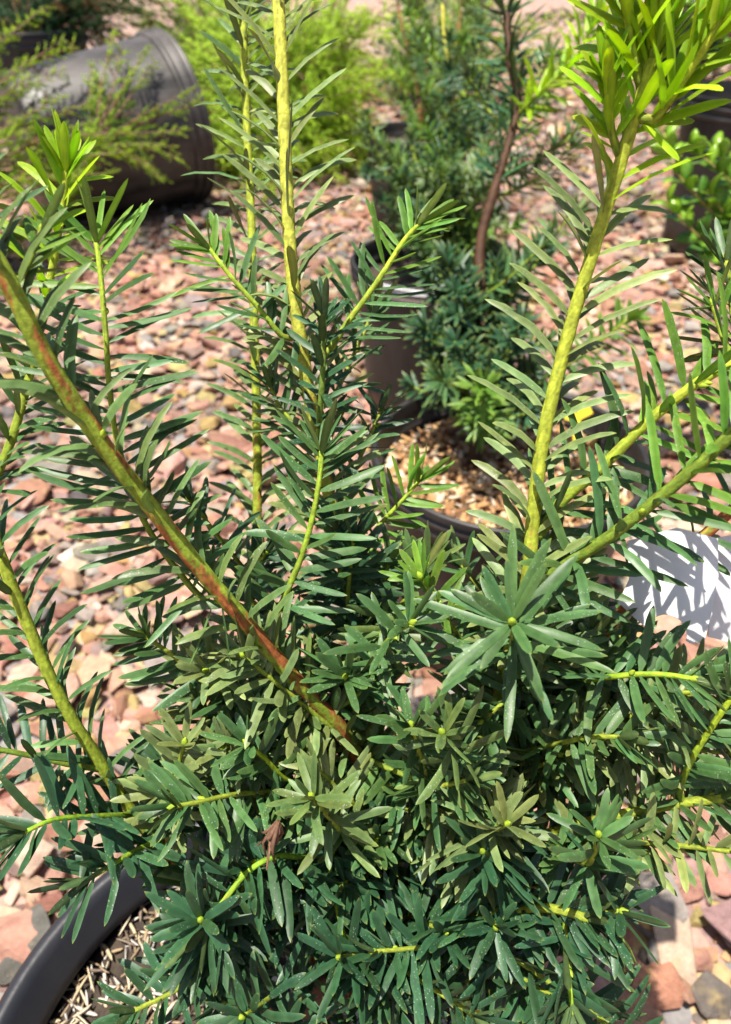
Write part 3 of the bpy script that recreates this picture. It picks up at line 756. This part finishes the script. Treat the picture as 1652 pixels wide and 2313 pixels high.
# ------------------------------------------------------------------ yews in the pots behind
def bg_yew(base, label, leaders, lats, fill, seed, tint, hi=False, L=23):
    random.seed(seed)
    y = Yew('yew', base, label, 'potted yews', hi=hi)
    for pts, rb, rt, k in leaders:
        w = [np.array(p) for p in pts] + [np.array(base) - np.array((0, 0, .01))]
        y.shoot(w, rb, rt, main=True, bud=False, **k)
    for pts, k in lats:
        w = [np.array(p) for p in pts]; w.append(y.near(w[-1])); k = dict(k)
        y.shoot(w, k.pop('rb', 2.0), k.pop('rt', 1.2), bud=False, L=k.pop('L', 29), W=k.pop('W', 5.2), **k)
    for i in range(fill['n']):
        c = random.choice(y.paths); k = int(len(c) * random.uniform(*fill['range'])); p = c[min(k, len(c) - 1)]
        a = random.uniform(0, 6.283); ln = random.uniform(*fill['len'])
        d = nrm((math.cos(a), math.sin(a), random.uniform(.1, 1.1)))
        t = p + d * ln + np.array((0, 0, .01))
        y.shoot([t, p + d * ln * .5, p], 1.7, 1.1, style=random.choice('PR'), L=L, W=5.2, gap=fill.get('gap', 2.6), ang=60, rec=10,
                tint=random.choice(tint), tipn=7, bare=.1, bud=False, tipang=45, stemcol=(.2, .3, .03))
    y.finish(M_LEAF_BG, 0, F_LO)
    return y

y2b = (POT2[0] - .03, POT2[1] + .01, SOIL2)
bg_yew(y2b, 'bushy yew with a bare brown trunk growing in the bark chip pot',
  [([P(1145, 30, .80), P(1152, 130, .80), P(1168, 245, .80), P(1120, 420, .79), P(1085, 560, .79), P(1088, 760, .78)], 8.0, 4.2, dict(style='R', L=38, W=7.6, gap=2.6, ang=55, rec=20, tint='dark', bark=1.5, endbark=1.2, bare=.62, tipn=8, barkcol=(.075, .034, .016))),
  ],
  [([P(1345, 45, .72), P(1300, 130, .74), P(1215, 215, .77), P(1170, 260, .80)], dict(rb=2.4, rt=1.5, style='R', L=34, W=6.6, gap=2.2, ang=50, rec=10, tint='new', tipn=8, stemcol=(.3, .4, .03))),
   ([P(1010, 600, .74), P(1050, 690, .76), P(1085, 760, .78)], dict(style='R', tint='dark', gap=2.2)),
   ([P(1230, 560, .78), P(1180, 640, .78), P(1100, 720, .79)], dict(style='R', tint='dark', gap=2.2)),
   ([P(1300, 480, .80), P(1220, 560, .79), P(1110, 640, .79)], dict(style='R', tint='mid', gap=2.4)),
   ([P(1290, 330, .84), P(1220, 400, .82), P(1130, 440, .8)], dict(style='P', tint='mid', gap=2.4)),
   ([P(1330, 270, .84), P(1260, 330, .83), P(1140, 400, .8)], dict(style='P', tint='mid', gap=2.4)),
   ([P(1090, 880, .66), P(1090, 930, .70), P(1095, 950, .74)], dict(style='R', tint='fresh', gap=1.8)),
   ([P(1000, 860, .70), P(1040, 880, .73), P(1090, 900, .76)], dict(style='R', tint='mid', gap=1.8)),
   ([P(1060, 170, .82), P(1090, 230, .82), P(1150, 300, .80)], dict(style='R', tint='dark', gap=2.4)),
   ([P(1240, 130, .82), P(1210, 180, .82), P(1165, 230, .80)], dict(style='P', tint='mid', gap=2.4)),
   ([P(960, 740, .74), P(1010, 770, .76), P(1080, 800, .78)], dict(style='R', tint='dark', gap=1.9)),
   ([P(1170, 740, .72), P(1150, 790, .75), P(1090, 840, .78)], dict(style='R', tint='dark', gap=1.9)),
   ([P(1420, 720, .70), P(1330, 790, .72), P(1240, 850, .75), P(1130, 890, .78)], dict(style='R', tint='mid', gap=2.2, tip=('fresh', .4))),
  ], dict(n=62, range=(.12, .38), len=(.035, .08)), 11, ('dark', 'dark', 'mid'))

y3b = (POT3[0] + .01, POT3[1], .21)
bg_yew(y3b, 'yew with a slender yellow stem behind the white labelled pot rim',
  [([P(1000, 10, 1.2), P(1005, 90, 1.2), P(1020, 200, 1.2), P(1038, 300, 1.2), P(1030, 420, 1.19)], 4.5, 2.6, dict(style='R', L=25, W=3.3, gap=4.0, ang=42, rec=20, tint='lead', bark=.5, endbark=-1., bare=.45, stemcol=(.5, .46, .06))),
   ([P(1075, 60, 1.25), P(1085, 150, 1.24), P(1100, 260, 1.23), P(1060, 420, 1.2)], 3.4, 1.8, dict(style='R', L=24, W=3.4, gap=3.2, ang=55, rec=18, tint='mid', bark=.6, endbark=-.4, bare=.2)),
   ([P(830, 260, 1.14), P(850, 330, 1.15), P(880, 410, 1.16), P(930, 500, 1.17)], 3.0, 1.6, dict(style='R', L=22, W=3.4, gap=2.6, ang=60, rec=10, tint='mid', bark=.5, endbark=-.3, bare=.1)),
   ([P(930, 330, 1.2), P(950, 400, 1.2), P(980, 500, 1.2)], 3.0, 1.6, dict(style='R', L=22, W=3.4, gap=2.6, ang=60, rec=10, tint='mid', bark=.5, endbark=-.3, bare=.1)),
   ([P(1000, 380, 1.12), P(1000, 460, 1.14), P(1010, 540, 1.17)], 3.0, 1.6, dict(style='R', L=22, W=3.4, gap=2.6, ang=60, rec=10, tint='mid', tip=('fresh', .3), bark=.5, endbark=-.3, bare=.1)),
  ], [], dict(n=115, range=(.10, .8), len=(.05, .12)), 12, ('mid', 'mid', 'olive', 'dark', 'fresh'))

y4b = (POT4[0], POT4[1], .21)
bg_yew(y4b, 'dark upright yew standing farthest back in the row',
  [([P(885, -120, 2.2), P(905, 40, 2.16), P(940, 180, 2.12), P(950, 280, 2.08)], 5.5, 3.0, dict(style='R', L=25, W=4., gap=4.0, ang=50, rec=16, tint='dark', bark=1, bare=.1)),
   ([P(930, -140, 2.2), P(950, 20, 2.16), P(965, 160, 2.12), P(955, 290, 2.08)], 5.5, 3.0, dict(style='R', L=25, W=4., gap=4.0, ang=50, rec=16, tint='dark', bark=1, bare=.1)),
   ([P(1060, -120, 2.2), P(1040, 40, 2.16), P(1010, 180, 2.12), P(965, 290, 2.08)], 5.5, 3.0, dict(style='R', L=25, W=4., gap=4.0, ang=50, rec=16, tint='dark', bark=1, bare=.1)),
  ], [], dict(n=90, range=(.05, .98), len=(.06, .15), gap=3.0), 13, ('dark', 'mid', 'fresh'), L=26)

# ------------------------------------------------------------------ junipers
def spindles(acc, A, B, R, Cc):
    """many small closed twigs at once"""
    A = np.array(A); B = np.array(B); R = np.array(R)[:, None]; Cc = np.array(Cc)
    D = B - A; D /= np.linalg.norm(D, axis=1)[:, None] + 1e-9
    Sx = np.cross(D, (.2, .5, .84)); Sx /= np.linalg.norm(Sx, axis=1)[:, None] + 1e-9; Ux = np.cross(Sx, D); m = A + (B - A) * .45
    V = np.stack([A] + [m + R * (math.cos(k) * Sx + math.sin(k) * Ux) for k in (0, 2.094, 4.189)] + [B], 1).reshape(-1, 3)
    F = np.array([(0, 2, 1), (0, 3, 2), (0, 1, 3), (4, 1, 2), (4, 2, 3), (4, 3, 1)])
    acc.add(V, (np.arange(len(A))[:, None, None] * 5 + F[None]).reshape(-1, 3), np.repeat(Cc, 5, 0))

def juniper(base, label, branches, cols, twig=.05, gap=.011, seed=1, sub=7, br_r=.004, fat=1.0):
    """branches: list of polylines base -> tip in the world"""
    random.seed(seed); r_ = np.random.default_rng(seed)
    t = thing('juniper', base, label, 'juniper', 'spreading junipers'); b0 = np.array(base)
    acc = Acc(); wood = Acc(); SA, SB, SR, SCc = [], [], [], []
    for br in branches:
        c = catmull(br, .012); n = len(c); T, U, V = frames(c)
        tube(wood, c, np.linspace(br_r, br_r * .3, n), np.array((.20, .12, .07)), 6)
        al = np.concatenate(([0], np.cumsum(np.linalg.norm(np.diff(c, axis=0), axis=1)))); tot = al[-1]
        x = tot * .12; side = 1
        while x < tot:
            k = min(n - 1, int(np.searchsorted(al, x))); f = x / tot
            side = -side; az = side * 1.3 + random.gauss(0, .6)
            o = math.cos(az) * V[k] + math.sin(az) * U[k]; d = nrm(T[k] * .85 + o * .75 + np.array((0, 0, .12)))
            ln = twig * (1.1 - .65 * f) * random.uniform(.6, 1.25)
            cc = np.array(cols[0]) + (np.array(cols[1]) - np.array(cols[0])) * np.clip(f * .9 + random.gauss(0, .2), 0, 1)
            if random.random() < .04: cc = np.array((.28, .17, .07))
            p = c[k]; e = p + d * ln + np.array((0, 0, -.1 * ln))
            SA.append(p); SB.append(e); SR.append(.0018 * fat); SCc.append(cc * .8)
            jj = np.arange(sub); q = p + (e - p) * ((jj + .6) / sub)[:, None]
            d2 = d * .9 + r_.normal(0, .55, (sub, 3)); d2 /= np.linalg.norm(d2, axis=1)[:, None]
            l2 = ln * .34 * r_.uniform(.6, 1.2, sub) * (1.1 - .5 * jj / sub)
            SA.extend(q); SB.extend(q + d2 * l2[:, None]); SR.extend([.0015 * fat] * sub); SCc.extend(cc * r_.uniform(.75, 1.3, (sub, 1)))
            x += gap * random.uniform(.6, 1.4)
    spindles(acc, SA, SB, SR, SCc)
    link('branches', wood.mesh('branches', M_STEM, b0), t)
    o = link('foliage', acc.mesh('foliage', M_JUN, b0), t); o['kind'] = 'stuff'
    return t

def fan(base, tips, sag=.05, seed=3, extra=0, jit=.08):
    random.seed(seed); out = []
    b = np.array(base)
    for tp in tips:
        for e in range(1 + extra):
            q = np.array(tp) + (0 if e == 0 else np.array([random.gauss(0, jit) for _ in range(3)]))
            q[2] = max(q[2], .03)
            m = b + (q - b) * .45 + np.array((random.gauss(0, .02), random.gauss(0, .02), np.linalg.norm(q - b) * .18))
            out.append([b, m, q])
    return out
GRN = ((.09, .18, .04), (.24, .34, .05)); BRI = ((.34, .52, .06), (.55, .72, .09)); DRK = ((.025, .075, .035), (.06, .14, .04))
# left juniper in front of the fallen pot
jb = (-1.08, 1.78, .0)
tips = [P(430, 205, 1.95), P(330, 110, 1.95), P(255, 78, 1.92), P(205, 150, 1.92), P(390, 330, 1.85), P(350, 375, 1.82), P(140, 160, 1.9), P(60, 190, 1.85), P(200, 230, 1.85),
        P(30, 280, 1.8), P(160, 330, 1.75), P(100, 380, 1.72), P(250, 390, 1.75), P(20, 420, 1.7), P(190, 300, 1.8), P(-40, 60, 1.9), P(10, 70, 1.95)]
juniper(jb, 'yellow tipped juniper spreading in front of the tipped over pot', [[np.array(jb), P(120, 470, 1.8), P(205, 345, 1.85), (P(205, 345, 1.85) + t_) / 2 + np.array((0, 0, .012)), t_] for t_ in tips[:6] for _ in range(1)] + [[P(205, 345, 1.85), (P(205, 345, 1.85) + t_) / 2 + np.array((.02, .02, .0)), t_ + np.array((.015, 0, -.03))] for t_ in tips[:6]] + fan(jb, tips[6:], seed=25, extra=2, jit=.07), ((.13, .28, .05), (.46, .60, .05)), seed=21, gap=.010, fat=1.3, twig=.06)
# bright central juniper
jb = (-.30, 2.95, .0)
random.seed(5)
tips = [P(random.uniform(390, 850), random.uniform(-40, 400), random.uniform(2.35, 2.9)) for _ in range(150)]
juniper(jb, 'bright green feathery juniper on the gravel beyond the tipped over pot', fan(jb, tips, seed=22, extra=1, jit=.07), BRI, seed=22, twig=.10, gap=.012, fat=1.7)
jb = (-.55, 3.5, .0)
tips = [P(random.uniform(330, 560), random.uniform(40, 230), random.uniform(2.7, 3.3)) for _ in range(36)]
juniper(jb, 'duller green juniper spraying out behind the rim of the tipped over pot', fan(jb, tips, seed=23, extra=1, jit=.08), GRN, seed=23, twig=.10, gap=.014, fat=1.7)
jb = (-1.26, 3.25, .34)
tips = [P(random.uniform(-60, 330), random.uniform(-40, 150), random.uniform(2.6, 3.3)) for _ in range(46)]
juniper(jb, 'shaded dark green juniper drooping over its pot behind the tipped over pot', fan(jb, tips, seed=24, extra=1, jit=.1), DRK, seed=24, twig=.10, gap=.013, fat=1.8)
for i, (bx, by, lab, cc) in enumerate(((.35, 4.1, 'loose green juniper on far gravel behind the row of yews', BRI), (-.9, 4.9, 'deep green juniper spreading across the far gravel', GRN), (1.6, 4.3, 'dark juniper beyond the large pot standing alone', DRK))):
    random.seed(40 + i)
    tips = [(bx + random.gauss(0, .4), by + random.gauss(0, .35), random.uniform(.08, .62)) for _ in range(34)]
    juniper((bx, by, 0), lab, fan((bx, by, 0), tips, seed=50 + i, extra=1, jit=.1), cc, seed=60 + i, twig=.12, gap=.018, sub=5, fat=2.2)

# ------------------------------------------------------------------ glossy small-leaved shrub at the right
def oval_leaf_mesh(name, colt, colu, L=.022, W=.014):
    pr = [(0, .12), (.15, .6), (.45, 1.), (.75, .8), (.93, .4), (1., .05)]
    v = []; c = []
    for t, wd in pr:
        z = .10 * L * math.sin(t * 3.1) ; w_ = W * wd / 2
        v += [(-w_, t * L, z + .12 * w_), (0, t * L, z - .03 * L + .0006), (w_, t * L, z + .12 * w_), (0, t * L, z - .03 * L - .0004)]
        c += [colt, colt, colt, colu]
    return mesh_np(name, np.array(v), lens_faces(len(pr)), M_BOX, np.array(c))
BOXL = [oval_leaf_mesh('leaf', a, b, L, W) for a, b, L, W in (((.10, .24, .03), (.15, .26, .06), .024, .015), ((.14, .30, .03), (.18, .30, .06), .021, .014), ((.24, .42, .03), (.26, .42, .05), .019, .012), ((.08, .19, .03), (.13, .21, .05), .026, .016))]
def shrub(base, label, branches, seed, gap=.011, scale=1.0):
    random.seed(seed)
    t = thing('small_leaved_shrub', base, label, 'shrub', 'glossy leaved shrubs'); b0 = np.array(base)
    for br in branches:
        c = catmull(br, .008); n = len(c); T, U, V = frames(c)
        a = Acc(); tube(a, c, np.linspace(.0035, .0012, n), np.array((.30, .24, .07)), 6)
        bo = link('branch', a.mesh('branch', M_STEM, b0), t)
        al = np.concatenate(([0], np.cumsum(np.linalg.norm(np.diff(c, axis=0), axis=1)))); x = al[-1] * .25; az = random.uniform(0, 6)
        while x < al[-1]:
            k = min(n - 1, int(np.searchsorted(al, x))); az += 1.571
            for s in (0, math.pi):
                o = math.cos(az + s) * U[k] + math.sin(az + s) * V[k]
                d = nrm(T[k] * random.uniform(.5, 1.1) + o + np.array((0, 0, .25)))
                up = nrm(np.array((0, -.15, 1)) + T[k] * .4 + rng.normal(0, .25, 3)); sx = nrm(np.cross(d, up)); up = np.cross(sx, d)
                m = Matrix(((sx[0], d[0], up[0]), (sx[1], d[1], up[1]), (sx[2], d[2], up[2])))
                f = x / al[-1]
                lo = link('leaf', BOXL[2] if f > .9 else random.choice(BOXL), bo, c[k] - b0)
                lo.rotation_euler = m.to_euler(); z = scale * random.uniform(.75, 1.1); lo.scale = (z, z, z)
            x += gap * random.uniform(.8, 1.25)
    return t
sb = (.86, 1.12, .24)
make_pot((.86, 1.12, 0), .14, .112, .25, 'black pot holding the glossy small leaved shrub', M_POT_DUSTY)
potting_mix((.86, 1.12, .212), .1285, 'potting mix under the glossy small leaved shrub', M_SOIL)
sb = (.86, 1.12, .21)
shrub(sb, 'glossy light green small leaved shrub reaching in front of the large pot',
      [[np.array(sb), P(1760, 640, 1.1), P(1690, 560, 1.0), P(1610, 480, .95), P(1530, 390, .92), P(1500, 300, .92)],
       [np.array(sb), P(1780, 720, 1.1), P(1680, 620, 1.0), P(1580, 535, .94), P(1500, 450, .92)],
       [np.array(sb), P(1780, 560, 1.1), P(1700, 450, 1.05), P(1645, 370, 1.0), P(1610, 330, 1.0)],
       [np.array(sb), P(1800, 700, 1.05), P(1700, 640, .98), P(1625, 590, .94)],
       [np.array(sb), P(1800, 500, 1.1), P(1760, 350, 1.1)], [np.array(sb), P(1850, 520, 1.2), P(1880, 380, 1.25)],
       [np.array(sb), P(1790, 600, 1.05), P(1700, 470, .97), P(1640, 400, .93), P(1560, 330, .92)], [np.array(sb), P(1780, 640, 1.05), P(1680, 540, .97), P(1600, 430, .93)]], 31, gap=.017, scale=1.6)
sb = (POT5[0], POT5[1], .32)
random.seed(9)
shrub(sb, 'dark bushy shrub growing in the large pot standing alone',
      [[np.array(sb), np.array(sb) + np.array((dx * .5, dy * .5, .16)), np.array(sb) + np.array((dx, dy, h))] for dx, dy, h in
       [(random.gauss(0, .14), random.gauss(0, .13), random.uniform(.15, .40)) for _ in range(20)]], 32, gap=.02, scale=1.5)

# ------------------------------------------------------------------ tags
def sheet(name, outline, place, mat, th=.0005, grid=0):
    """closed thin plastic sheet: outline in local (u,v) metres, placed by function place(u,v)->world, curved"""
    bm = bmesh.new()
    vs_ = [bm.verts.new((u, v, 0)) for u, v in outline]
    bm.faces.new(vs_)
    bmesh.ops.triangulate(bm, faces=bm.faces[:])
    for _ in range(3):
        bmesh.ops.subdivide_edges(bm, edges=[e for e in bm.edges if e.calc_length() > .006], cuts=1)
        bmesh.ops.triangulate(bm, faces=bm.faces[:])
    g = bmesh.ops.solidify(bm, geom=bm.faces[:], thickness=th)
    org = place(0, 0, 0)
    for v in bm.verts:
        p = place(v.co.x, v.co.y, v.co.z); v.co = Vector((p - org).tolist())
    bmesh.ops.recalc_face_normals(bm, faces=bm.faces[:])
    me = bpy.data.meshes.new(name); bm.to_mesh(me); bm.free()
    me.materials.append(mat)
    for p in me.polygons: p.use_smooth = False
    return link(name, me, None, org)
def placer(org, U, V, curl=0., ccurl=0.):
    U = nrm(U); V = nrm(V - U * np.dot(U, V)); N = np.cross(U, V)
    return lambda u, v, z: org + U * u + V * v + N * (z + curl * u * u + ccurl * v * v)
def px_outline(pts, org_px, d):
    s = d / FPX
    return [((x - org_px[0]) * s, -(y - org_px[1]) * s) for x, y in pts]
CU = np.array((1., 0, 0)); CV = np.array((0, SP, CP))      # image right / up in the world
d1 = .283
notch = [(1505 + 42 * math.cos(a) - 0, 1430 - 42 * math.sin(a)) for a in np.linspace(-.35, math.pi - .25, 12)]
out1 = [(1425, 1222), (1530, 1192), (1618, 1215), (1617, 1300), (1600, 1380), (1582, 1448)] + [(1553, 1450)] + notch + [(1440, 1400), (1404, 1364), (1428, 1310)]
t1 = sheet('plant_tag', px_outline(out1, (1520, 1310), d1), placer(P(1520, 1310, d1), CU + .25 * np.cross(CU, CV), CV - .12 * np.cross(CU, CV), -7., 2.), M_WHITE)
tag(t1, 'curled white plastic tag with a round notch in the yew branches', 'tag', 'plant tags')
d2 = .30
out2 = [(1610, 1215), (1700, 1200), (1790, 1230), (1780, 1460), (1690, 1462), (1588, 1435)]
t2 = sheet('plant_tag', px_outline(out2, (1660, 1330), d2), placer(P(1660, 1330, d2), CU - .2 * np.cross(CU, CV), CV, 4., 0.), M_WHITE)
tag(t2, 'second white plastic tag tucked behind the notched one', 'tag', 'plant tags')
d3 = .372
out3 = [(1000, 2090), (1135, 2060), (1128, 2190), (1098, 2225), (1060, 2215)]
t3 = sheet('plant_tag', px_outline([(985, 2075), (1140, 2045), (1132, 2200), (1105, 2330), (1100, 2440), (1060, 2440), (1050, 2330), (1015, 2190)], (1070, 2160), d3), placer(P(1070, 2160, d3), CU + .2 * np.cross(CU, CV), CV, 6.), M_YELLOW)
tag(t3, 'yellow plastic tag stuck in the soil of the foreground pot', 'tag', 'plant tags')
d4 = .735
t4 = sheet('plant_tag', px_outline([(1270, 922), (1332, 914), (1340, 934), (1312, 948), (1308, 1010), (1296, 1010), (1292, 952), (1276, 948)], (1305, 935), d4), placer(P(1305, 935, d4), CU, CV, 0), M_YELLOW)
tag(t4, 'small yellow plastic tag stuck among the bark chips', 'tag', 'plant tags')
# white label wrapped on the rim of the third pot
acc = Acc()
v = []
for k in range(9):
    a = math.radians(226 + k * 5.2)
    for r, z in ((.1435, .2475), (.1405, .222)):
        v.append((r * math.cos(a) + POT3[0], r * math.sin(a) + POT3[1], z)); v.append(((r - .0012) * math.cos(a) + POT3[0], (r - .0012) * math.sin(a) + POT3[1], z))
f = []
for k in range(8):
    a = 4 * k; b = a + 4
    f += [(a, a + 2, b + 2, b), (a + 1, b + 1, b + 3, a + 3), (a, b, b + 1, a + 1), (a + 2, a + 3, b + 3, b + 2)]
f += [(0, 1, 3, 2), (32, 34, 35, 33)]
acc.add(np.array(v), f, np.array((1, 1, 1)))
lo = np.array((POT3[0], POT3[1], .235))
o = link('pot_label', acc.mesh('pot_label', M_WHITE, lo), None, lo)
tag(o, 'white label stuck round the rim of the dusty pot', 'label')

# ------------------------------------------------------------------ withered tufts and weed
def tuft(px, py, d, n, col, label, ln=.02, down=(0, -.1, -1), spread=.5, r=.0007):
    p = P(px, py, d); a = Acc()
    for i in range(n):
        dd = nrm(np.array(down) + rng.normal(0, spread, 3)); l = ln * random.uniform(.5, 1.1)
        e = p + dd * l; m = p + dd * l * .5 + rng.normal(0, .0022, 3)
        c = catmull([p, m, e], .004); tube(a, c, np.linspace(r, r * .35, len(c)), np.array(col) * random.uniform(.6, 1.4), 5)
    o = link('withered_shoot', a.mesh('withered_shoot', M_STEM, p), None, p)
    return tag(o, label, 'dead shoot', 'withered shoots')
tuft(628, 1858, .262, 11, (.15, .08, .05), 'withered reddish brown shoot drooping over the dark lower needles', ln=.015, down=(-.3, -.3, -1.0), spread=.28, r=.0010)
tuft(1348, 2090, .268, 14, (.05, .035, .035), 'blackened withered shoot hanging beside the pale gravel', ln=.016, down=(.25, -.3, -1), spread=.25, r=.0008)
a = Acc(); g0 = P(1352, 2085, .272)
for tx, ty, bx in ((1412, 2195, 1402), (1440, 2180, 1425), (1385, 2190, 1378), (1395, 2040, 1380), (1415, 2025, 1405), (1440, 2045, 1440)):
    c = catmull([g0, P((1352 + tx) / 2 + 14, (2085 + ty) / 2 - 8, .274), P(tx, ty, .285)], .004)
    tube(a, c, np.linspace(.0008, .0003, len(c)), np.array((.20, .32, .06)) * random.uniform(.8, 1.2), 5)
o = link('grass_weed', a.mesh('grass_weed', M_STEM, g0), None, g0)
tag(o, 'thin pale green grass blades poking out beside the blackened shoot', 'grass')
a = Acc(); g0 = P(285, 1735, .292)
c = catmull([g0, P(303, 1665, .285), P(296, 1610, .282), P(277, 1525, .28)], .003); tube(a, c, np.linspace(.0009, .0004, len(c)), np.array((.32, .36, .05)), 6)

# ------------------------------------------------------------------ stones
STCOL = [((.41, .25, .195), 22), ((.34, .18, .135), 14), ((.45, .31, .25), 18), ((.29, .215, .20), 13), ((.26, .245, .235), 11), ((.135, .13, .13), 5), ((.42, .295, .13), 7), ((.48, .40, .32), 9), ((.36, .32, .15), 4), ((.52, .47, .42), 4)]
SC = np.array([c for c, _ in STCOL]); SW = np.array([w_ for _, w_ in STCOL], float); SW /= SW.sum()

def stone_variant(npt, bevel, seed):
    r = np.random.default_rng(seed); bm = bmesh.new()
    p = r.normal(size=(npt, 3)); p /= np.linalg.norm(p, axis=1)[:, None]
    p = np.sign(p) * np.abs(p) ** .8
    p *= np.array((1, r.uniform(.55, .95), r.uniform(.26, .55))) * .54
    for q in p: bm.verts.new(q)
    g = bmesh.ops.convex_hull(bm, input=bm.verts[:])
    bmesh.ops.delete(bm, geom=[e for e in g['geom_interior'] if isinstance(e, bmesh.types.BMVert)], context='VERTS')
    if bevel:
        bmesh.ops.dissolve_limit(bm, angle_limit=.2, verts=bm.verts[:], edges=bm.edges[:])
        bmesh.ops.bevel(bm, geom=bm.edges[:], offset=.035, segments=1, affect='EDGES', clamp_overlap=True)
        bmesh.ops.triangulate(bm, faces=bm.faces[:])
    else: bmesh.ops.triangulate(bm, faces=bm.faces[:])
    bmesh.ops.recalc_face_normals(bm, faces=bm.faces[:])
    bm.verts.ensure_lookup_table()
    v = np.array([x.co[:] for x in bm.verts]); f = np.array([[l.index for l in x.verts] for x in bm.faces]); bm.free()
    return v, f
VHI = [stone_variant(9 + i % 5, True, 100 + i) for i in range(24)]
VLO = [stone_variant(10 + i % 4, False, 200 + i) for i in range(24)]
VME = [mesh_np('stone', v, f, M_STONE, smooth=True) for v, f in VHI]
for me in VME:
    me.set_sharp_from_angle(angle=math.radians(24))

st = []     # x, y, size
def strew(x0, x1, y0, y1, cell, smin, smax, keep=1.0, z=0.):
    nx, ny = int((x1 - x0) / cell), int((y1 - y0) / cell)
    gx, gy = np.meshgrid(np.arange(nx), np.arange(ny)); gx = gx.ravel(); gy = gy.ravel()
    x = x0 + (gx + rng.uniform(0, 1, len(gx))) * cell; y = y0 + (gy + rng.uniform(0, 1, len(gy))) * cell
    s = np.exp(rng.normal(0, .32, len(x))) * (smin + smax) / 2; s = np.clip(s, smin * .8, smax * 1.6)
    ok = (np.abs(x) < .7 + y * .75) & (rng.uniform(0, 1, len(x)) < keep)
    st.append(np.stack((x, y, s, np.full(len(x), z)), 1)[ok])
strew(-1.4, 1.4, -.25, 1.35, .026, .020, .044)
strew(-1.4, 1.4, -.25, 1.35, .015, .010, .020, .8, -.004)
strew(-1.1, 1.2, -.2, 1.0, .075, .04, .06, .6, .004)
strew(-.7, .7, -.2, .5, .09, .052, .075, .75, .005)
strew(-2.7, 2.7, 1.35, 2.6, .031, .022, .044)
strew(-2.2, 2.2, 1.35, 2.6, .026, .012, .024, .7, -.004)
strew(-3.6, 3.6, 2.6, 5.6, .050, .034, .06)
st = np.concatenate(st)
# keep clear of pot feet
for (cx, cy, r) in ((POT1[0], POT1[1], .108), (POT2[0], POT2[1], .108), (POT3[0], POT3[1], .112), (POT4[0], POT4[1], .112), (POT5[0], POT5[1], .16), (-1.26, 3.25, .175), (.86, 1.12, .108)):
    st = st[(st[:, 0] - cx) ** 2 + (st[:, 1] - cy) ** 2 > r * r]
n = len(st)
pos = np.stack((st[:, 0], st[:, 1], -.010 + st[:, 2] * .20 + st[:, 3] + rng.uniform(-.003, .003, n)), 1)
yaw = rng.uniform(0, 6.283, n); tx = rng.normal(0, .22, n); ty = rng.normal(0, .22, n)
colr = SC[rng.choice(len(SC), n, p=SW)] * np.exp(rng.normal(0, .14, (n, 1))) * (1 + rng.normal(0, .04, (n, 3)))
damp = np.clip((np.sin(pos[:, 0] * 5.1 + 1.2) * np.cos(pos[:, 1] * 3.7) + .25) * 1.5, 0, 1) * np.clip((pos[:, 1] - .75) * 1.5, 0, 1)    # damp, greyer patches
colr = colr * np.array((1.07, .99, .91)) * (1 - .34 * damp[:, None]) * (1 + (np.array((.93, 1.03, 1.06)) - 1) * damp[:, None])
# pots hide stones too
for (cx, cy, R, H) in ((POT1[0], POT1[1], .135, .25), (POT2[0], POT2[1], .135, .25), (POT3[0], POT3[1], .135, .25)):
    aa, hh = np.meshgrid(np.linspace(0, 6.283, 900), np.linspace(.0, H, 120))
    rr = .112 + (R - .112) * hh / H
    splat(np.stack((cx + rr * np.cos(aa), cy + rr * np.sin(aa), hh), -1).reshape(-1, 3))
offs = np.array([(0, 0, .5), (.35, 0, .3), (-.35, 0, .3), (0, .35, .3), (0, -.35, .3)])
vis, z = visible(pos[:, None] + offs[None] * st[:, 2][:, None, None] * .8, .03)
score = vis.sum(1) * (st[:, 2] / np.maximum(z[:, 0], .1)) ** 2 * (st[:, 3] > -.003)
top = np.argsort(-score)[:300]; topset = np.zeros(n, bool); topset[top] = True
def rotm(i):
    cz, sz = math.cos(yaw[i]), math.sin(yaw[i]); a, b = tx[i], ty[i]
    return np.array(Matrix.Rotation(yaw[i], 3, 'Z') @ Matrix.Rotation(a, 3, 'X') @ Matrix.Rotation(b, 3, 'Y'))
for i in top:
    o = link('stone', VME[i % 24], ground, pos[i])
    o.rotation_euler = Matrix(rotm(i).tolist()).to_euler(); s = float(st[i, 2]); o.scale = (s, s, s)
    o.color = (*[float(min(1, c)) for c in colr[i]], 1)
gacc = Acc()
for i in np.nonzero(~topset)[0]:
    v, f = (VHI if st[i, 1] < .9 and st[i, 2] > .022 else VLO)[i % 24]
    gacc.add((v * st[i, 2]) @ rotm(i).T + pos[i], f, colr[i])
o = link('gravel', gacc.mesh('gravel', M_GRAVEL, smooth=False), ground); o['kind'] = 'stuff'
